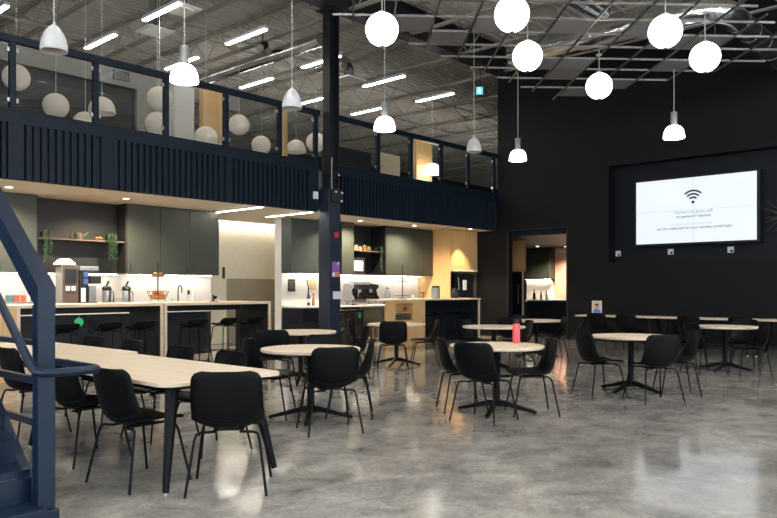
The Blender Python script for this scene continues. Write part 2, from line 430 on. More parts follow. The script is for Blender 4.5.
# kitchen shell
struct(MB().box(-13.98, -13.8, -6., 9.31, 0, 3.05).build('wall_kitchen', 'dark_cabinet'))
struct(MB().box(-13.8, -13.786, -6., 9.30, .93, 1.68).build('wall_backsplash', 'backsplash_tile'))
struct(MB().box(-15.3, -15.1, 7.5, 13.5, 1.62, 3.05).build('wall_corridor', 'cream_paint'))
struct(MB().box(-15.3, -15.092, 7.5, 13.5, 0, 1.62).build('wall_corridor_lower', 'khaki_paint'))
struct(MB().box(-15.1, -13.98, 7.6, 7.8, 0, 3.05).build('wall_corridor_side', 'cream_paint'))
struct(MB().box(-15.1, -13.98, 13.3, 13.5, 0, 3.05).build('wall_corridor_far', 'cream_paint'))
struct(MB().box(-13.8, -13.57, 11.12, YE, 0, 3.05).build('wall_kitchen_beyond', 'white_paint'))
struct(MB().box(-13.57, -13.556, 11.13, 16.24, .95, 1.74).build('wall_backsplash_beyond', 'backsplash_tile'))
dr = struct(MB().box(-15.095, -15.07, 9.65, 10.62, 0.01, 2.2).build('door_1', 'cream_paint'))
MB().box(-15.07, -15.02, 10.50, 10.54, 1.62, 1.9).build('handle', 'matte_black', dr)
# room beyond the doorway
R = MB().box(-15.2, -15., YE+.2, 24.2, 0, 3.04).box(-15.2, -8.9, 24., 24.2, 0, 3.04).box(-9.1, -8.9, YE+.21, 24., 0, 3.04)
struct(R.build('wall_side_room', 'dark_cabinet'))
struct(MB().box(-15.2, -8.9, YE+.21, 24.2, 2.86, 3.04).build('ceiling_side_room', 'navy_paint'))
struct(MB().box(-13.33, -9.1, 23.82, 23.99, 0, 2.68).build('wall_pink', 'pink_paint'))
struct(MB().box(-13.33, -9.1, 23.80, 23.99, 2.68, 2.855).build('trim_light_cove', 'cream_paint'))
bs = MB(); pl = [(-14.6, .95), (-13.36, .95)]
pl += [(-13.36-.35+.35*math.cos(math.radians(a)), 1.38+.35*math.sin(math.radians(a))) for a in range(0, 91, 15)] + [(-14.6, 1.73)]
bs.prism(pl, 0, .02, Matrix.Translation((0, 23.95, 0)) @ Matrix.Rotation(PI/2, 4, 'X'))
struct(bs.build('wall_side_room_backsplash', 'backsplash_tile'))
dj = MB().box(-11.38, -11.33, YE-.012, YE+.21, 0, 3.05).box(-9.51, -9.46, YE-.012, YE+.21, 0, 3.05).box(-11.38, -9.46, YE-.012, YE+.21, 3.0, 3.05)
struct(dj.build('trim_doorway', 'black_steel'))

# ------------------------------------------------------------------ kitchen units
def handle_bar(p, z0, z1, parent, x): MB().tube([(x, p, z0), (x+.03, p, z0), (x+.03, p, z1), (x, p, z1)], .007, 6).build('handle', 'matte_black', parent)
def upper(label, x0, x1, y0, y1, z0, m, doors, handles):
    t = thing('wall_cabinet', label, 'cabinet', (x0, (y0+y1)/2, z0))
    MB().box(x0, x1-.022, y0, y1, z0, 3.045).build('carcass', m, t)
    for i, (a, b) in enumerate(doors):
        dd = MB().box(x1-.02, x1, a+.004, b-.004, z0+.004, 3.035).build('door', m, t, bevel=.002)
        if handles[i] is not None: handle_bar(handles[i], z0+.03, z0+.17, dd, x1)
    return t
upper('grey-green wall cabinet at the far left, beyond the stair rail', -13.79, -13.4, 2.6, 5.38, 1.66, 'green_cabinet', [(2.6, 3.3), (3.3, 4.0), (4.0, 4.7), (4.7, 5.38)], [3.25, 3.35, 4.65, 4.75])
upper('grey-green wall cabinet with three tall doors above the fruit stand and sink', -13.785, -13.4, 7.1, 9.25, 1.66, 'green_cabinet', [(7.1, 7.83), (7.83, 8.52), (8.52, 9.25)], [7.17, 8.44, 8.6])
upper('blue-green wall cabinet left of the steel column, beside the corridor', -13.556, -13.2, 11.13, 12.59, 1.74, 'teal_cabinet', [(11.13, 11.96), (11.96, 12.59)], [11.88, 12.04])
upper('slim grey-green wall cabinet right of the steel column above the espresso machine', -13.556, -13.0, 12.6, 13.03, 1.73, 'green_cabinet', [(12.6, 13.03)], [None])
upper('dark green wall cabinet between the open niche and the oak surround', -13.556, -13.0, 14.25, 16.24, 1.73, 'green_cabinet', [(14.25, 15.70), (15.70, 16.24)], [15.62, 15.78])
def niche(label, x0, x1, y0, y1, z0, zs):
    t = thing('open_shelf_unit', label, 'shelf', (x0, (y0+y1)/2, z0))
    MB().box(x0, x0+.02, y0, y1, z0, 3.045).build('back_panel', 'dark_cabinet', t)
    MB().box(x0, x1, y1-.02, y1, z0, 3.045).build('side_panel', 'dark_cabinet', t); MB().box(x0, x1, y0, y0+.02, z0, 3.045).build('side_panel', 'dark_cabinet', t)
    MB().box(x0+.02, x1-.04, y0+.02, y1-.02, zs-.03, zs).build('shelf', 'brown_panel', t)
    MB().box(x0+.02, x1-.01, y0+.02, y1-.02, z0, z0+.02).build('bottom_panel', 'dark_cabinet', t)
niche('dark open niche with one long shelf above the coffee machines', -13.79, -13.42, 5.385, 7.095, 1.66, 2.30)
niche('dark open niche with one shelf above the espresso machine', -13.556, -13.02, 13.035, 14.245, 1.73, 2.36)
def counter(label, x0, x1, y0, y1, z, doors, mdoor='navy_cabinet'):
    t = thing('base_cabinet_run', label, 'cabinet', (x0, (y0+y1)/2, 0))
    MB().box(x0, x1-.05, y0, y1, 0.001, .1).build('plinth', 'matte_black', t)
    MB().box(x0, x1-.022, y0, y1, .1, z-.041).build('carcass', 'navy_cabinet', t)
    n = doors
    for i in range(n):
        a = y0+(y1-y0)*i/n; b = y0+(y1-y0)*(i+1)/n
        dd = MB().box(x1-.02, x1, a+.004, b-.004, .105, z-.05).build('door', mdoor, t, bevel=.002)
        handle_bar(b-.07, z-.25, z-.09, dd, x1)
    return t
def worktop(label, x0, x1, y0, y1, z, m='white_plastic', name='worktop'):
    return tag(MB().box(x0, x1, y0, y1, z-.04, z).build(name, m, bevel=.004), label, 'worktop')
counter('run of navy base cabinets behind the long bar tables', -13.78, -13.1, 3.0, 8.75, .93, 9)
worktop('pale worktop along the back wall, behind the bar tables', -13.785, -13.06, 3.0, 8.80, .93)
counter('navy base cabinet left of the steel column beside the corridor', -13.555, -12.8, 11.14, 12.2, .95, 2)
worktop('white worktop running behind the steel column under the espresso machine', -13.555, -12.72, 11.13, 14.6, .95)
counter('dark base cabinet behind the oak-fronted island', -13.555, -12.8, 14.0, 16.24, .95, 3)
# under-cabinet light bars
def bar_light(label, x, y0, y1, z, m='glow_cabinet_strip', ax='y', group=None):
    t = thing('light_strip', label, 'light', (x, (y0+y1)/2, z))
    if ax == 'y':
        MB().box(x-.025, x+.025, y0, y1, z-.012, z-.001).build('housing', 'lamp_alu', t); MB().box(x-.018, x+.018, y0+.01, y1-.01, z-.016, z-.0122).build('diffuser', m, t)
bar_light('glowing strip under the far left wall cabinet', -13.6, 2.7, 5.3, 1.66)
bar_light('glowing strip under the dark open niche above the coffee machines', -13.6, 5.5, 7.0, 1.66)
bar_light('glowing strip under the three-door wall cabinet above the sink', -13.6, 7.2, 9.2, 1.66)
bar_light('glowing strip under the blue-green wall cabinet', -13.42, 11.2, 12.55, 1.74)
bar_light('glowing strip under the open niche and espresso machine wall', -13.42, 12.65, 14.2, 1.73)
bar_light('glowing strip under the dark green wall cabinet', -13.42, 14.3, 16.2, 1.73)
bar_light('glowing cove strip at the top of the cream corridor wall', -15.0, 7.9, 13.2, 3.045, 'glow_strip')
for yy, lb in ((9.2, 'white light line set across the beige soffit at the end of the wall cabinets'), (10.56, 'white light line set across the beige soffit beside the steel column')):
    t = thing('soffit_light_line', lb, 'light', (-12.55, yy, 3.03))
    MB().box(-13.42, -11.8, yy-.03, yy+.03, 3.034, 3.0495).build('housing', 'lamp_alu', t); MB().box(-13.40, -11.82, yy-.02, yy+.02, 3.028, 3.0335).build('diffuser', 'glow_strip', t)
for (x_, y_, lb) in ((-12.7, 4.65, 'far left above the stair rail'), (-12.7, 6.71, 'above the trailing plant niche'), (-12.5, 12.74, 'just right of the steel column'), (-12.4, 14.7, 'before the dark green wall cabinet'), (-11.98, 16.64, 'before the oak surround')):
    t = thing('ceiling_downlight', 'round downlight in the beige soffit, '+lb, 'light', (x_, y_, 3.04))
    MB().lathe([(.05, 3.049), (.05, 3.044), (.075, 3.041), (.075, 3.0495)], (x_, y_, 0), 20).build('trim_ring', 'white_plastic', t, smooth=True)
    MB().lathe([(0, 3.0435), (.052, 3.0435)], (x_, y_, 0), 20).build('lamp', 'glow_downlight', t)
for (x_, y_, lb) in ((-13.1, 22.2, 'left one seen through the doorway'), (-12.5, 23.1, 'right one seen through the doorway')):
    t = thing('ceiling_downlight', 'round downlight in the side room ceiling, '+lb, 'light', (x_, y_, 2.85))
    MB().lathe([(.06, 2.858), (.06, 2.85), (.09, 2.848), (.09, 2.8595)], (x_, y_, 0), 20).build('trim_ring', 'white_plastic', t, smooth=True)
    MB().lathe([(0, 2.852), (.062, 2.852)], (x_, y_, 0), 20).build('lamp', 'glow_downlight', t)

# bar tables
def bar_table(label, y0, y1, block=None):
    t = thing('bar_table', label, 'table', (-11.6, (y0+y1)/2, 0))
    MB().box(-12.2, -11.1, y0, y1, 1.075, 1.12).build('tabletop', 'maple_panel', t, bevel=.003)
    p = MB().box(-12.18, -11.13, y1-.05, y1-.002, 0.001, 1.074).build('end_panel', 'navy_cabinet', t); MB().box(-11.13, -11.1, y1-.052, y1, 0.001, 1.074).build('edge_strip', 'maple_panel', p)
    if block:
        MB().box(-12.18, -11.1, y0+.01, y0+block, 0.001, 1.074).build('side_block', 'oak_panel', t)
        MB().box(-12.18, -11.1, y0+block+.001, y0+block+.05, .001, 1.074).build('end_panel', 'maple_panel', t)
    else:
        p = MB().box(-12.18, -11.13, y0+.002, y0+.05, 0.001, 1.074).build('end_panel', 'navy_cabinet', t); MB().box(-11.13, -11.1, y0, y0+.052, 0.001, 1.074).build('edge_strip', 'maple_panel', p)
    MB().box(-12.0, -11.95, y0+.1+(block or 0), y1-.1, .95, 1.074).build('apron', 'matte_black', t)
bar_table('long maple bar table with an oak block end, behind the stair post', 2.9, 6.545, 1.27)
bar_table('maple bar table with open knee space below, right of the fruit stand', 6.56, 8.85)
# oak fronted island
t = thing('kitchen_island', 'oak fronted island with a display niche and dark knee space, right of the espresso machine', 'island', (-11.6, 14.0, 0))
MB().box(-11.75, -11.08, 12.2, 15.88, 1.08, 1.12).build('worktop', 'maple_panel', t, bevel=.003)
k = MB().box(-11.2, -11.1, 12.22, 12.48, .001, 1.079).box(-11.2, -11.1, 13.12, 13.56, .001, 1.079).box(-11.2, -11.1, 12.48, 13.12, .001, .63).box(-11.2, -11.1, 12.48, 13.12, 1.02, 1.079).box(-11.38, -11.36, 12.46, 13.14, .61, 1.04).box(-11.36, -11.2, 12.46, 12.48, .61, 1.04).box(-11.36, -11.2, 13.12, 13.14, .61, 1.04).box(-11.36, -11.2, 12.48, 13.12, 1.02, 1.04).box(-11.36, -11.2, 12.48, 13.12, .61, .63)
k.build('front_block', 'oak_panel', t)
MB().box(-11.355, -11.11, 12.485, 13.115, .80, .815).build('niche_shelf', 'oak_panel', t)
p = MB().box(-11.72, -11.13, 15.80, 15.86, .001, 1.079).build('end_panel', 'navy_cabinet', t); MB().box(-11.13, -11.1, 15.80, 15.862, .001, 1.079).build('edge_strip', 'maple_panel', p)
MB().box(-11.72, -11.69, 14.3, 15.80, .001, 1.079).build('back_panel', 'navy_cabinet', t)
# oak surround with fridge
t = thing('oak_surround', 'tall oak cabinet surround with a lit upper panel over the dark fridge', 'cabinet', (-12.9, 16.9, 0))
MB().box(-13.55, -12.4, 16.25, 16.29, .001, 3.045).build('side_panel', 'oak_panel', t)
MB().box(-13.55, -12.4, 16.29, 17.58, 1.86, 3.045).build('upper_panel', 'oak_panel', t)
MB().box(-13.55, -13.5, 16.29, 17.58, .001, 1.86).build('back_panel', 'navy_cabinet', t)
for i in range(8):
    MB().tube([(-12.41, 16.36+.16*i, 1.885), (-12.33, 16.36+.16*i, 1.885)], .02, 8).build('peg', 'white_plastic', t)
t = thing('fridge', 'dark tall fridge with a white notice, inside the oak surround', 'fridge', (-12.9, 17.1, 0))
MB().box(-13.4, -12.52, 16.66, 17.5, .001, 1.80).build('body', 'navy_cabinet', t, bevel=.01)
MB().box(-12.51, -12.47, 16.67, 17.49, .06, 1.79).build('door', 'navy_cabinet', t, bevel=.01)
MB().tube([(-12.47, 16.75, .7), (-12.42, 16.72, .85), (-12.42, 16.70, 1.5), (-12.47, 16.73, 1.7)], .014, 8).build('handle', 'stainless', t, smooth=True)
MB().box(-12.469, -12.466, 16.95, 17.14, 1.33, 1.62).build('notice', 'paper', t)
# side room counter and tall unit
t = thing('side_room_counter', 'dark counter with a thin white top, seen through the doorway', 'counter', (-11., 20.8, 0))
MB().box(-12.5, -9.2, 20.5, 21.1, .001, .98).build('front', 'navy_cabinet', t); MB().box(-12.52, -9.15, 20.46, 21.14, .982, 1.02).build('worktop', 'white_plastic', t)
t = thing('tall_fridge_unit', 'tall oak topped unit with a dark glass fridge, at the left inside the doorway', 'cabinet', (-12.2, 19.5, 0))
MB().box(-12.7, -11.83, 19.2, 19.36, 1.9, 2.855).build('upper_panel', 'oak_panel', t); MB().box(-12.7, -11.85, 19.24, 19.36, .001, 1.89).build('body', 'navy_cabinet', t)
MB().box(-12.65, -11.88, 19.21, 19.238, .1, 1.85).build('glass_door', 'gloss_black', t); MB().box(-11.875, -11.83, 19.2, 19.239, .001, 1.89).build('side_strip', 'maple_panel', t)
MB().tube([(-12.0, 19.18, .9), (-12.0, 19.18, 1.5)], .012, 8).build('handle', 'stainless', t)
upper2 = thing('wall_cabinet', 'grey-green wall cabinet above the arched splashback, seen through the doorway', 'cabinet', (-14., 23.7, 1.73))
MB().box(-14.9, -13.34, 23.44, 23.94, 1.73, 2.85).build('carcass', 'green_cabinet', upper2)
for a, b in ((-14.9, -14.12), (-14.12, -13.34)):
    dd = MB().box(a+.004, b-.004, 23.42, 23.439, 1.735, 2.845).build('door', 'green_cabinet', upper2); MB().box(b-.06, b-.045, 23.395, 23.42, 1.78, 1.95).build('handle', 'matte_black', dd)
t = thing('light_strip', 'glowing strip under the wall cabinet in the side room', 'light', (-14.1, 23.8, 1.72))
MB().box(-14.8, -13.5, 23.83, 23.87, 1.716, 1.7295).build('housing', 'lamp_alu', t); MB().box(-14.78, -13.52, 23.835, 23.865, 1.711, 1.7155).build('diffuser', 'glow_cabinet_strip', t)
t = thing('base_cabinet_run', 'dark base cabinet under the arched splashback in the side room', 'cabinet', (-14.1, 23.6, 0))
MB().box(-14.95, -13.2, 23.3, 23.8, .001, .90).build('carcass', 'navy_cabinet', t); MB().box(-14.95, -13.2, 23.26, 23.8, .902, .94).build('worktop', 'white_plastic', t)
# ------------------------------------------------------------------ chairs, stools, tables
def catmull(P, n):
    out = []
    for i in range(len(P)-1):
        p0, p1, p2, p3 = P[max(i-1, 0)], P[i], P[i+1], P[min(i+2, len(P)-1)]
        for k in range(n):
            t = k/n
            out.append(tuple(.5*((2*b)+(-a+c)*t+(2*a-5*b+4*c-d)*t*t+(-a+3*b-3*c+d)*t**3) for a, b, c, d in zip(p0, p1, p2, p3)))
    out.append(P[-1]); return out
def shell_rows(prof, hws, rc, cups, nu=12):
    """rows across a bent shell: profile points (y, z), half widths and how far the edges curl inward at each"""
    pts = catmull([(y, z, h, c) for (y, z), h, c in zip(prof, hws, cups)], 4)
    L = [0]
    for a, b in zip(pts, pts[1:]): L.append(L[-1]+math.dist(a[:2], b[:2]))
    rows = []
    for k, ((y, z, h, c), l) in enumerate(zip(pts, L)):
        a, b = pts[max(k-1, 0)], pts[min(k+1, len(pts)-1)]
        ty, tz = b[0]-a[0], b[1]-a[1]; n = math.hypot(ty, tz); ny, nz = tz/n, -ty/n      # points up on the seat and forward on the back
        dend = min(l, L[-1]-l)
        if dend < rc: h = h-rc+math.sqrt(max(0, rc*rc-(rc-dend)**2))
        rows.append([(u*h, y+ny*c*abs(u)**2.3, z+nz*c*abs(u)**2.3) for u in [(-1+2*i/nu) for i in range(nu+1)]])
    return rows
def shell_mesh(rows, th=.011):
    m = MB(); V = [[m.bm.verts.new(Vector(p)) for p in r] for r in rows]
    fs = [m.bm.faces.new((a[i], a[i+1], b[i+1], b[i])) for a, b in zip(V, V[1:]) for i in range(len(a)-1)]
    bmesh.ops.recalc_face_normals(m.bm, faces=fs)
    bmesh.ops.solidify(m.bm, geom=fs, thickness=th)
    return m
def make_chair():
    t = thing('shell_chair', 'x', 'chair')
    prof = [(.235, .430), (.215, .446), (.13, .449), (0, .436), (-.10, .426), (-.165, .436), (-.212, .478), (-.236, .55), (-.252, .65), (-.263, .74), (-.270, .822)]
    hws = [.212, .226, .236, .240, .240, .239, .238, .238, .236, .231, .225]
    rows = shell_rows(prof, hws, .065, [.008, .012, .02, .035, .06, .085, .095, .08, .062, .05, .042])
    k = next(i for i, r in enumerate(rows) if r[6][2] > .47 and r[6][1] < -.15)
    shell_mesh(rows[:k+1]).build('seat', 'chair_shell', t, world=False, smooth=2)
    shell_mesh(rows[k:]).build('backrest', 'chair_shell', t, world=False, smooth=2)
    for sx in (-1, 1):
        for sy in (1, -1):
            p = [(sx*.262, sy*.235-(.01 if sy < 0 else -.01), 0.004), (sx*.212, sy*.178, .36), (sx*.200, sy*.166, .400), (sx*.172, sy*.155, .410), (sx*.08, sy*.15, .413)]
            MB().tube(p, .0095, 8).build('leg', 'chair_leg_steel', t, world=False, smooth=True)
    f = MB()
    for sx in (-1, 1): f.tube([(sx*.09, -.15, .413), (sx*.09, .15, .413)], .009, 6)
    f.box(-.10, .10, -.09, .09, .408, .420)
    f.build('under_frame', 'chair_leg_steel', t, world=False, smooth=True)
    return t
CH = [make_chair()]; FIRST = [True]
CGROUP = 'black shell chairs in the cafe'
def chair(x, y, deg, label, group):
    rz = math.radians(deg-90)
    label = label.replace('black chair', 'black shell chair')
    if FIRST[0]:
        FIRST[0] = False; o = CH[0]; o.location = (x, y, 0); o.rotation_euler = (0, 0, rz); o['label'] = label; o['group'] = group
        return o
    return dup(CH[0], (x, y, 0), rz, label, group)
def make_round():
    t = thing('round_table', 'x', 'table')
    m = MB().lathe([(0, .705), (.50, .705), (.518, .712), (.522, .722), (.522, .735), (.518, .740), (0, .740)], n=64)
    m.build('tabletop', 'table_laminate', t, world=False, smooth=True)
    MB().lathe([(0, .09), (.038, .09), (.038, .66), (.045, .675), (.0, .675)], n=20).build('column', 'chair_leg_steel', t, world=False, smooth=True)
    MB().box(-.19, .19, -.025, .025, .676, .704).box(-.025, .025, -.19, .19, .676, .704).build('top_bracket', 'chair_leg_steel', t, world=False)
    for i in range(4):
        M = Matrix.Rotation(PI/2*i, 4, 'Z')
        prof = [(.02, .065), (.02, .135), (.10, .128), (.36, .052), (.43, .036), (.45, .018), (.43, .012), (.36, .018), (.10, .07)]
        f = MB().prism(prof, -.022, .022, M @ Matrix.Rotation(PI/2, 4, 'X'))
        b = f.build('base_foot', 'chair_leg_steel', t, world=False, bevel=.004)
        MB().lathe([(0, .001), (.02, .001), (.02, .0135), (0, .0135)], (M @ Vector((.42, 0, 0))), 10).build('glide', 'matte_black', b, world=False)
    return t
RT = [None]
def round_table(x, y, deg, label):
    g = 'round pedestal tables'
    if RT[0] is None:
        RT[0] = make_round(); o = RT[0]; o.location = (x, y, 0); o.rotation_euler = (0, 0, math.radians(deg)); o['label'] = label; o['group'] = g
        return o
    return dup(RT[0], (x, y, 0), math.radians(deg), label, g)
round_table(-5.71, 5.08, 132, 'round pale table nearest the end of the long tables, left of centre')
round_table(-8.12, 7.03, 132, 'round pale table before the blue-green wall cabinet, half hidden by a chair')
round_table(-8.62, 9.72, 115, 'round pale table in front of the oak island block')
round_table(-4.49, 6.735, 20, 'round pale table carrying the coral bottle')
round_table(-6.83, 10.16, 177, 'round pale table behind the coral bottle, before the navy wall')
round_table(-7.55, 12.75, 140, 'round pale table in front of the doorway to the side room')
round_table(-4.08, 9.31, 174, 'round pale table standing between open floor and the picture stand')
round_table(-3.96, 12.76, 177, 'round pale table at the right, below the glowing screen')

def rect_table(label, x0, x1, y0, y1, group):
    t = thing('rectangular_table', label, 'table', ((x0+x1)/2, (y0+y1)/2, 0), 0, group)
    MB().prism(rrect(x0, x1, y0, y1, .11), .712, .740).build('tabletop', 'table_laminate', t, bevel=.004)
    f = MB().box(x0+.22, x1-.22, y0+.12, y0+.16, .66, .711).box(x0+.22, x1-.22, y1-.16, y1-.12, .66, .711).box(x0+.22, x0+.26, y0+.12, y1-.12, .66, .711).box(x1-.26, x1-.22, y0+.12, y1-.12, .66, .711)
    f.build('apron', 'chair_leg_steel', t)
    for sx, xc in ((-1, x0), (1, x1)):
        for sy, yc in ((-1, y0), (1, y1)):
            M = Matrix.Translation((xc-sx*.17, yc-sy*.17, 0))
            l = MB().tube([(xc-sx*.20, yc-sy*.18, .711), (xc-sx*.07, yc-sy*.05, .012)], .05, 8, .022)
            lg = l.build('leg', 'chair_leg_steel', t)
            MB().lathe([(0, .001), (.016, .001), (.016, .012), (0, .012)], (xc-sx*.07, yc-sy*.05, 0), 10).build('glide', 'stainless', lg)
    return t
rect_table('long pale table with rounded corners nearest the camera, an end chair tucked in', -6.56, -4.23, 2.50, 3.51, 'long tables pushed end to end')
rect_table('second long pale table, butted to the first and running behind the stair post', -8.9, -6.575, 2.62, 3.64, 'long tables pushed end to end')
G2 = 'long tables along the end wall'
rect_table('long pale table against the end wall, with the picture stand on it', -8.3, -6.35, 15.70, 16.48, G2)
rect_table('long pale table against the end wall, middle one of the row under the screen', -6.33, -4.38, 15.70, 16.48, G2)
rect_table('long pale table against the end wall, right-hand one of the row', -4.36, -2.4, 15.70, 16.48, G2)

g = 'chairs around the long near tables'
chair(-4.13, 2.94, 138, 'big black chair seen square from behind, at the near end of the long table', g)
chair(-4.74, 2.60, 95, 'black chair on the near side of the long table, next to the end chair', g)
chair(-5.68, 2.66, 94, 'black chair on the near side of the long table, right of the stair post', g)
chair(-7.08, 2.80, 92, 'black chair seen through the stair rail, left of the post', g)
chair(-7.98, 3.62, -88, 'black chair backing the bar, far side of the long table, nearest the stair post', g)
chair(-7.08, 3.60, -92, 'black chair on the far side where the two long tables meet', g)
chair(-6.03, 3.52, -90, 'black chair on the far side of the near long table, second from its end', g)
chair(-5.24, 3.52, -91, 'black chair on the far side of the long table, nearest the round tables', g)
g = 'chairs around the round table left of centre'
chair(-5.06, 4.74, 152, 'black chair seen from behind at the round table left of centre', g)
chair(-5.55, 5.50, 224, 'black chair in profile on the right of the round table left of centre', g)
chair(-6.13, 4.86, 38, 'black chair in profile facing right, between the long table and the round table', g)
chair(-6.12, 5.66, 318, 'black chair facing the camera across the round table left of centre', g)
g = 'chairs around the half hidden round table'
chair(-7.72, 6.22, 130, 'black chair with its broad back hiding the left of the rear round table', g)
chair(-7.55, 7.5, 215, 'black chair right of the rear round table, before the steel column', g)
chair(-8.7, 7.6, 315, 'black chair on the far side of the rear round table, facing the camera', g)
g = 'chairs around the table before the oak island'
chair(-8.2, 9.15, 134, 'black chair seen from behind, covering the middle of the table before the oak island', g)
chair(-8.15, 9.95, 224, 'black chair in profile facing left, right of the table before the oak island', g)
chair(-9.06, 9.28, 40, 'black chair in profile facing right, left of the table before the oak island', g)
g = 'chairs around the table with the coral bottle'
chair(-4.29, 6.20, 94, 'black chair seen from behind at the table with the coral bottle', g)
chair(-4.84, 6.56, 48, 'black chair half hidden on the left of the table with the coral bottle', g)
chair(-4.14, 6.89, 223, 'black chair in profile on the right of the table with the coral bottle', g)
g = 'chairs around the table before the navy wall'
chair(-6.72, 10.7, 230, 'black chair behind the coral bottle, at the table before the navy wall', g)
chair(-7.45, 10.4, 350, 'black chair on the left of the table before the navy wall', g)
g = 'chairs around the doorway table'
chair(-6.98, 12.38, 222, 'black chair in profile on the right of the doorway table', g)
chair(-7.66, 11.95, 120, 'black chair with its back to the camera at the doorway table', g)
chair(-8.05, 13.0, 340, 'black chair on the far left of the doorway table', g)
g = 'chairs around the round table in open floor'
chair(-4.20, 8.62, 56, 'black chair in profile facing right at the table before the picture stand', g)
chair(-3.50, 8.62, 145, 'black chair seen from behind at the table before the picture stand', g)
chair(-3.52, 9.42, 214, 'black chair half hidden at the right of the table before the picture stand', g)
g = 'chairs around the round table below the screen'
chair(-4.06, 12.02, 52, 'black chair in profile facing right at the table below the screen', g)
chair(-3.42, 12.22, 214, 'black chair in profile facing left at the table below the screen', g)
chair(-4.62, 12.9, 0, 'black chair at the far left of the table below the screen', g)
chair(-3.9, 13.45, 272, 'black chair on the far side of the table below the screen, facing the camera', g)
g = 'chairs along the end wall tables'
for x, lb in ((-7.45, 'directly in front of the picture stand'), (-6.76, 'second from the picture stand'), (-5.42, 'left of centre under the screen'), (-4.42, 'under the right side of the screen'), (-3.3, 'at the far right edge')):
    chair(x, 15.37, 90, 'black chair at the end wall tables, '+lb, g)

def make_stool():
    t = thing('bar_stool', 'x', 'stool')
    prof = [(.19, .715), (.175, .732), (.11, .738), (0, .728), (-.09, .722), (-.14, .735), (-.175, .77), (-.19, .81), (-.198, .85)]
    hws = [.175, .185, .195, .2, .2, .2, .2, .2, .195]
    shell_mesh(shell_rows(prof, hws, .06, [.006, .01, .015, .025, .04, .055, .055, .04, .03])).build('seat', 'chair_shell', t, world=False, smooth=2)
    for sx in (-1, 1):
        for sy in (1, -1):
            MB().tube([(sx*.23, sy*.22, .003), (sx*.165, sy*.15, .68), (sx*.12, sy*.13, .705), (sx*.05, sy*.12, .707)], .0095, 8).build('leg', 'chair_leg_steel', t, world=False, smooth=True)
    MB().tube([(.205, .192, .27), (-.205, .192, .27), (-.205, -.192, .27), (.205, -.192, .27), (.205, .192, .27)], .008, 6).build('footrest', 'chair_leg_steel', t, world=False)
    MB().box(-.1, .1, -.13, .13, .704, .717).build('under_frame', 'chair_leg_steel', t, world=False)
    return t
st = None
for x, y, a, lb, gr in ((-10.82, 4.72, 176, 'black bar stool under the long bar table, nearest the stair post', 'stools under the long bar table'), (-10.86, 5.42, 180, 'black bar stool under the middle of the long bar table', 'stools under the long bar table'),
                    (-10.84, 5.98, 184, 'black bar stool under the long bar table, nearest the maple edge strips', 'stools under the long bar table'), (-10.86, 7.0, 178, 'black bar stool right of the maple edge strips, under the shorter bar table', 'stools under the shorter bar table'),
                    (-10.84, 7.62, 182, 'black bar stool under the middle of the shorter bar table', 'stools under the shorter bar table'), (-10.88, 8.24, 180, 'black bar stool under the shorter bar table, nearest the corridor', 'stools under the shorter bar table'),
                    (-11.25, 14.05, 180, 'black bar stool pushed under the island, next to its oak block', 'stools under the oak island'), (-11.2, 14.95, 180, 'black bar stool under the island, in its dark knee space', 'stools under the oak island')):
    if st is None:
        st = make_stool(); o = st; o.location = (x, y, 0); o.rotation_euler = (0, 0, math.radians(a-90)); o['label'] = lb; o['group'] = gr
    else: dup(st, (x, y, 0), math.radians(a-90), lb, gr)

# ------------------------------------------------------------------ the navy stair at the left
t = thing('staircase', 'navy steel stair with open guard and handrail, at the left edge', 'stairs', (-4.3, 1.2, 0))
SL = .78
PX, PY = -4.30, 1.765
pm = MB().box(PX-.04, PX+.04, PY-.05, PY+.05, .086, 1.27)
pm.build('newel_post', 'navy_steel', t, bevel=.004)
MB().box(PX-.055, PX+.055, PY-.07, PY+.07, .001, .085).build('post_base', 'navy_steel', t, bevel=.01)
def slopebeam(x0, z0, x1, y0, y1, h, m=None):     # rising toward -X
    m = m or MB(); z1 = z0+(x0-x1)*SL
    v = [m.bm.verts.new(Vector(p)) for p in ((x0, y0, z0-h), (x0, y1, z0-h), (x0, y1, z0), (x0, y0, z0), (x1, y0, z1-h), (x1, y1, z1-h), (x1, y1, z1), (x1, y0, z1))]
    for f in ((0, 1, 2, 3), (4, 7, 6, 5), (0, 4, 5, 1), (3, 2, 6, 7), (0, 3, 7, 4), (1, 5, 6, 2)): m.bm.faces.new([v[i] for i in f])
    return m
XT = -9.2
slopebeam(PX+.0405, 1.372, XT, PY-.0505, PY+.0505, .145).build('guard_rail', 'navy_steel', t)
slopebeam(PX-.04, .10, XT, PY-.03, PY+.03, .13).build('stringer', 'navy_steel', t, bevel=.004)
slopebeam(PX-.04, .10, XT, .38, .44, .13).build('stringer', 'navy_steel', t, bevel=.004)
for i in range(21):
    x = -4.17-.2385*i; z = .12+.186*i
    MB().box(x-.26, x, .45, PY-.035, z-.045, z).build('tread', 'navy_steel', t, bevel=.003)
    MB().box(x-.232, x-.22, .45, PY-.035, z-.001, z+.14).build('riser', 'navy_steel', t)
YI, YO = 1.64, 1.975
hz = .905
p = [(-8.8, YI, hz+(8.8-4.12)*SL-.02), (-4.16, YI, hz+.025), (-4.10, YI, hz), (-4.05, YI+.02, hz-.005), (-4.02, YI+.07, hz-.005), (-4.02, YO-.07, hz-.005), (-4.04, YO-.02, hz-.005), (-4.10, YO, hz-.005), (-4.35, YO, hz-.005), (-4.62, YO, hz-.005)]
MB().tube(p, .024, 14).build('handrail', 'navy_steel', t, smooth=True)
MB().tube([(-4.6, YO, hz-.005), (-4.6, PY+.02, hz-.005)], .012, 8).build('handrail_bracket', 'navy_steel', t)
MB().tube([(-5.6, YI, hz+(5.6-4.12)*SL), (-5.6, PY-.01, hz+(5.6-4.12)*SL)], .012, 8).build('handrail_bracket', 'navy_steel', t)
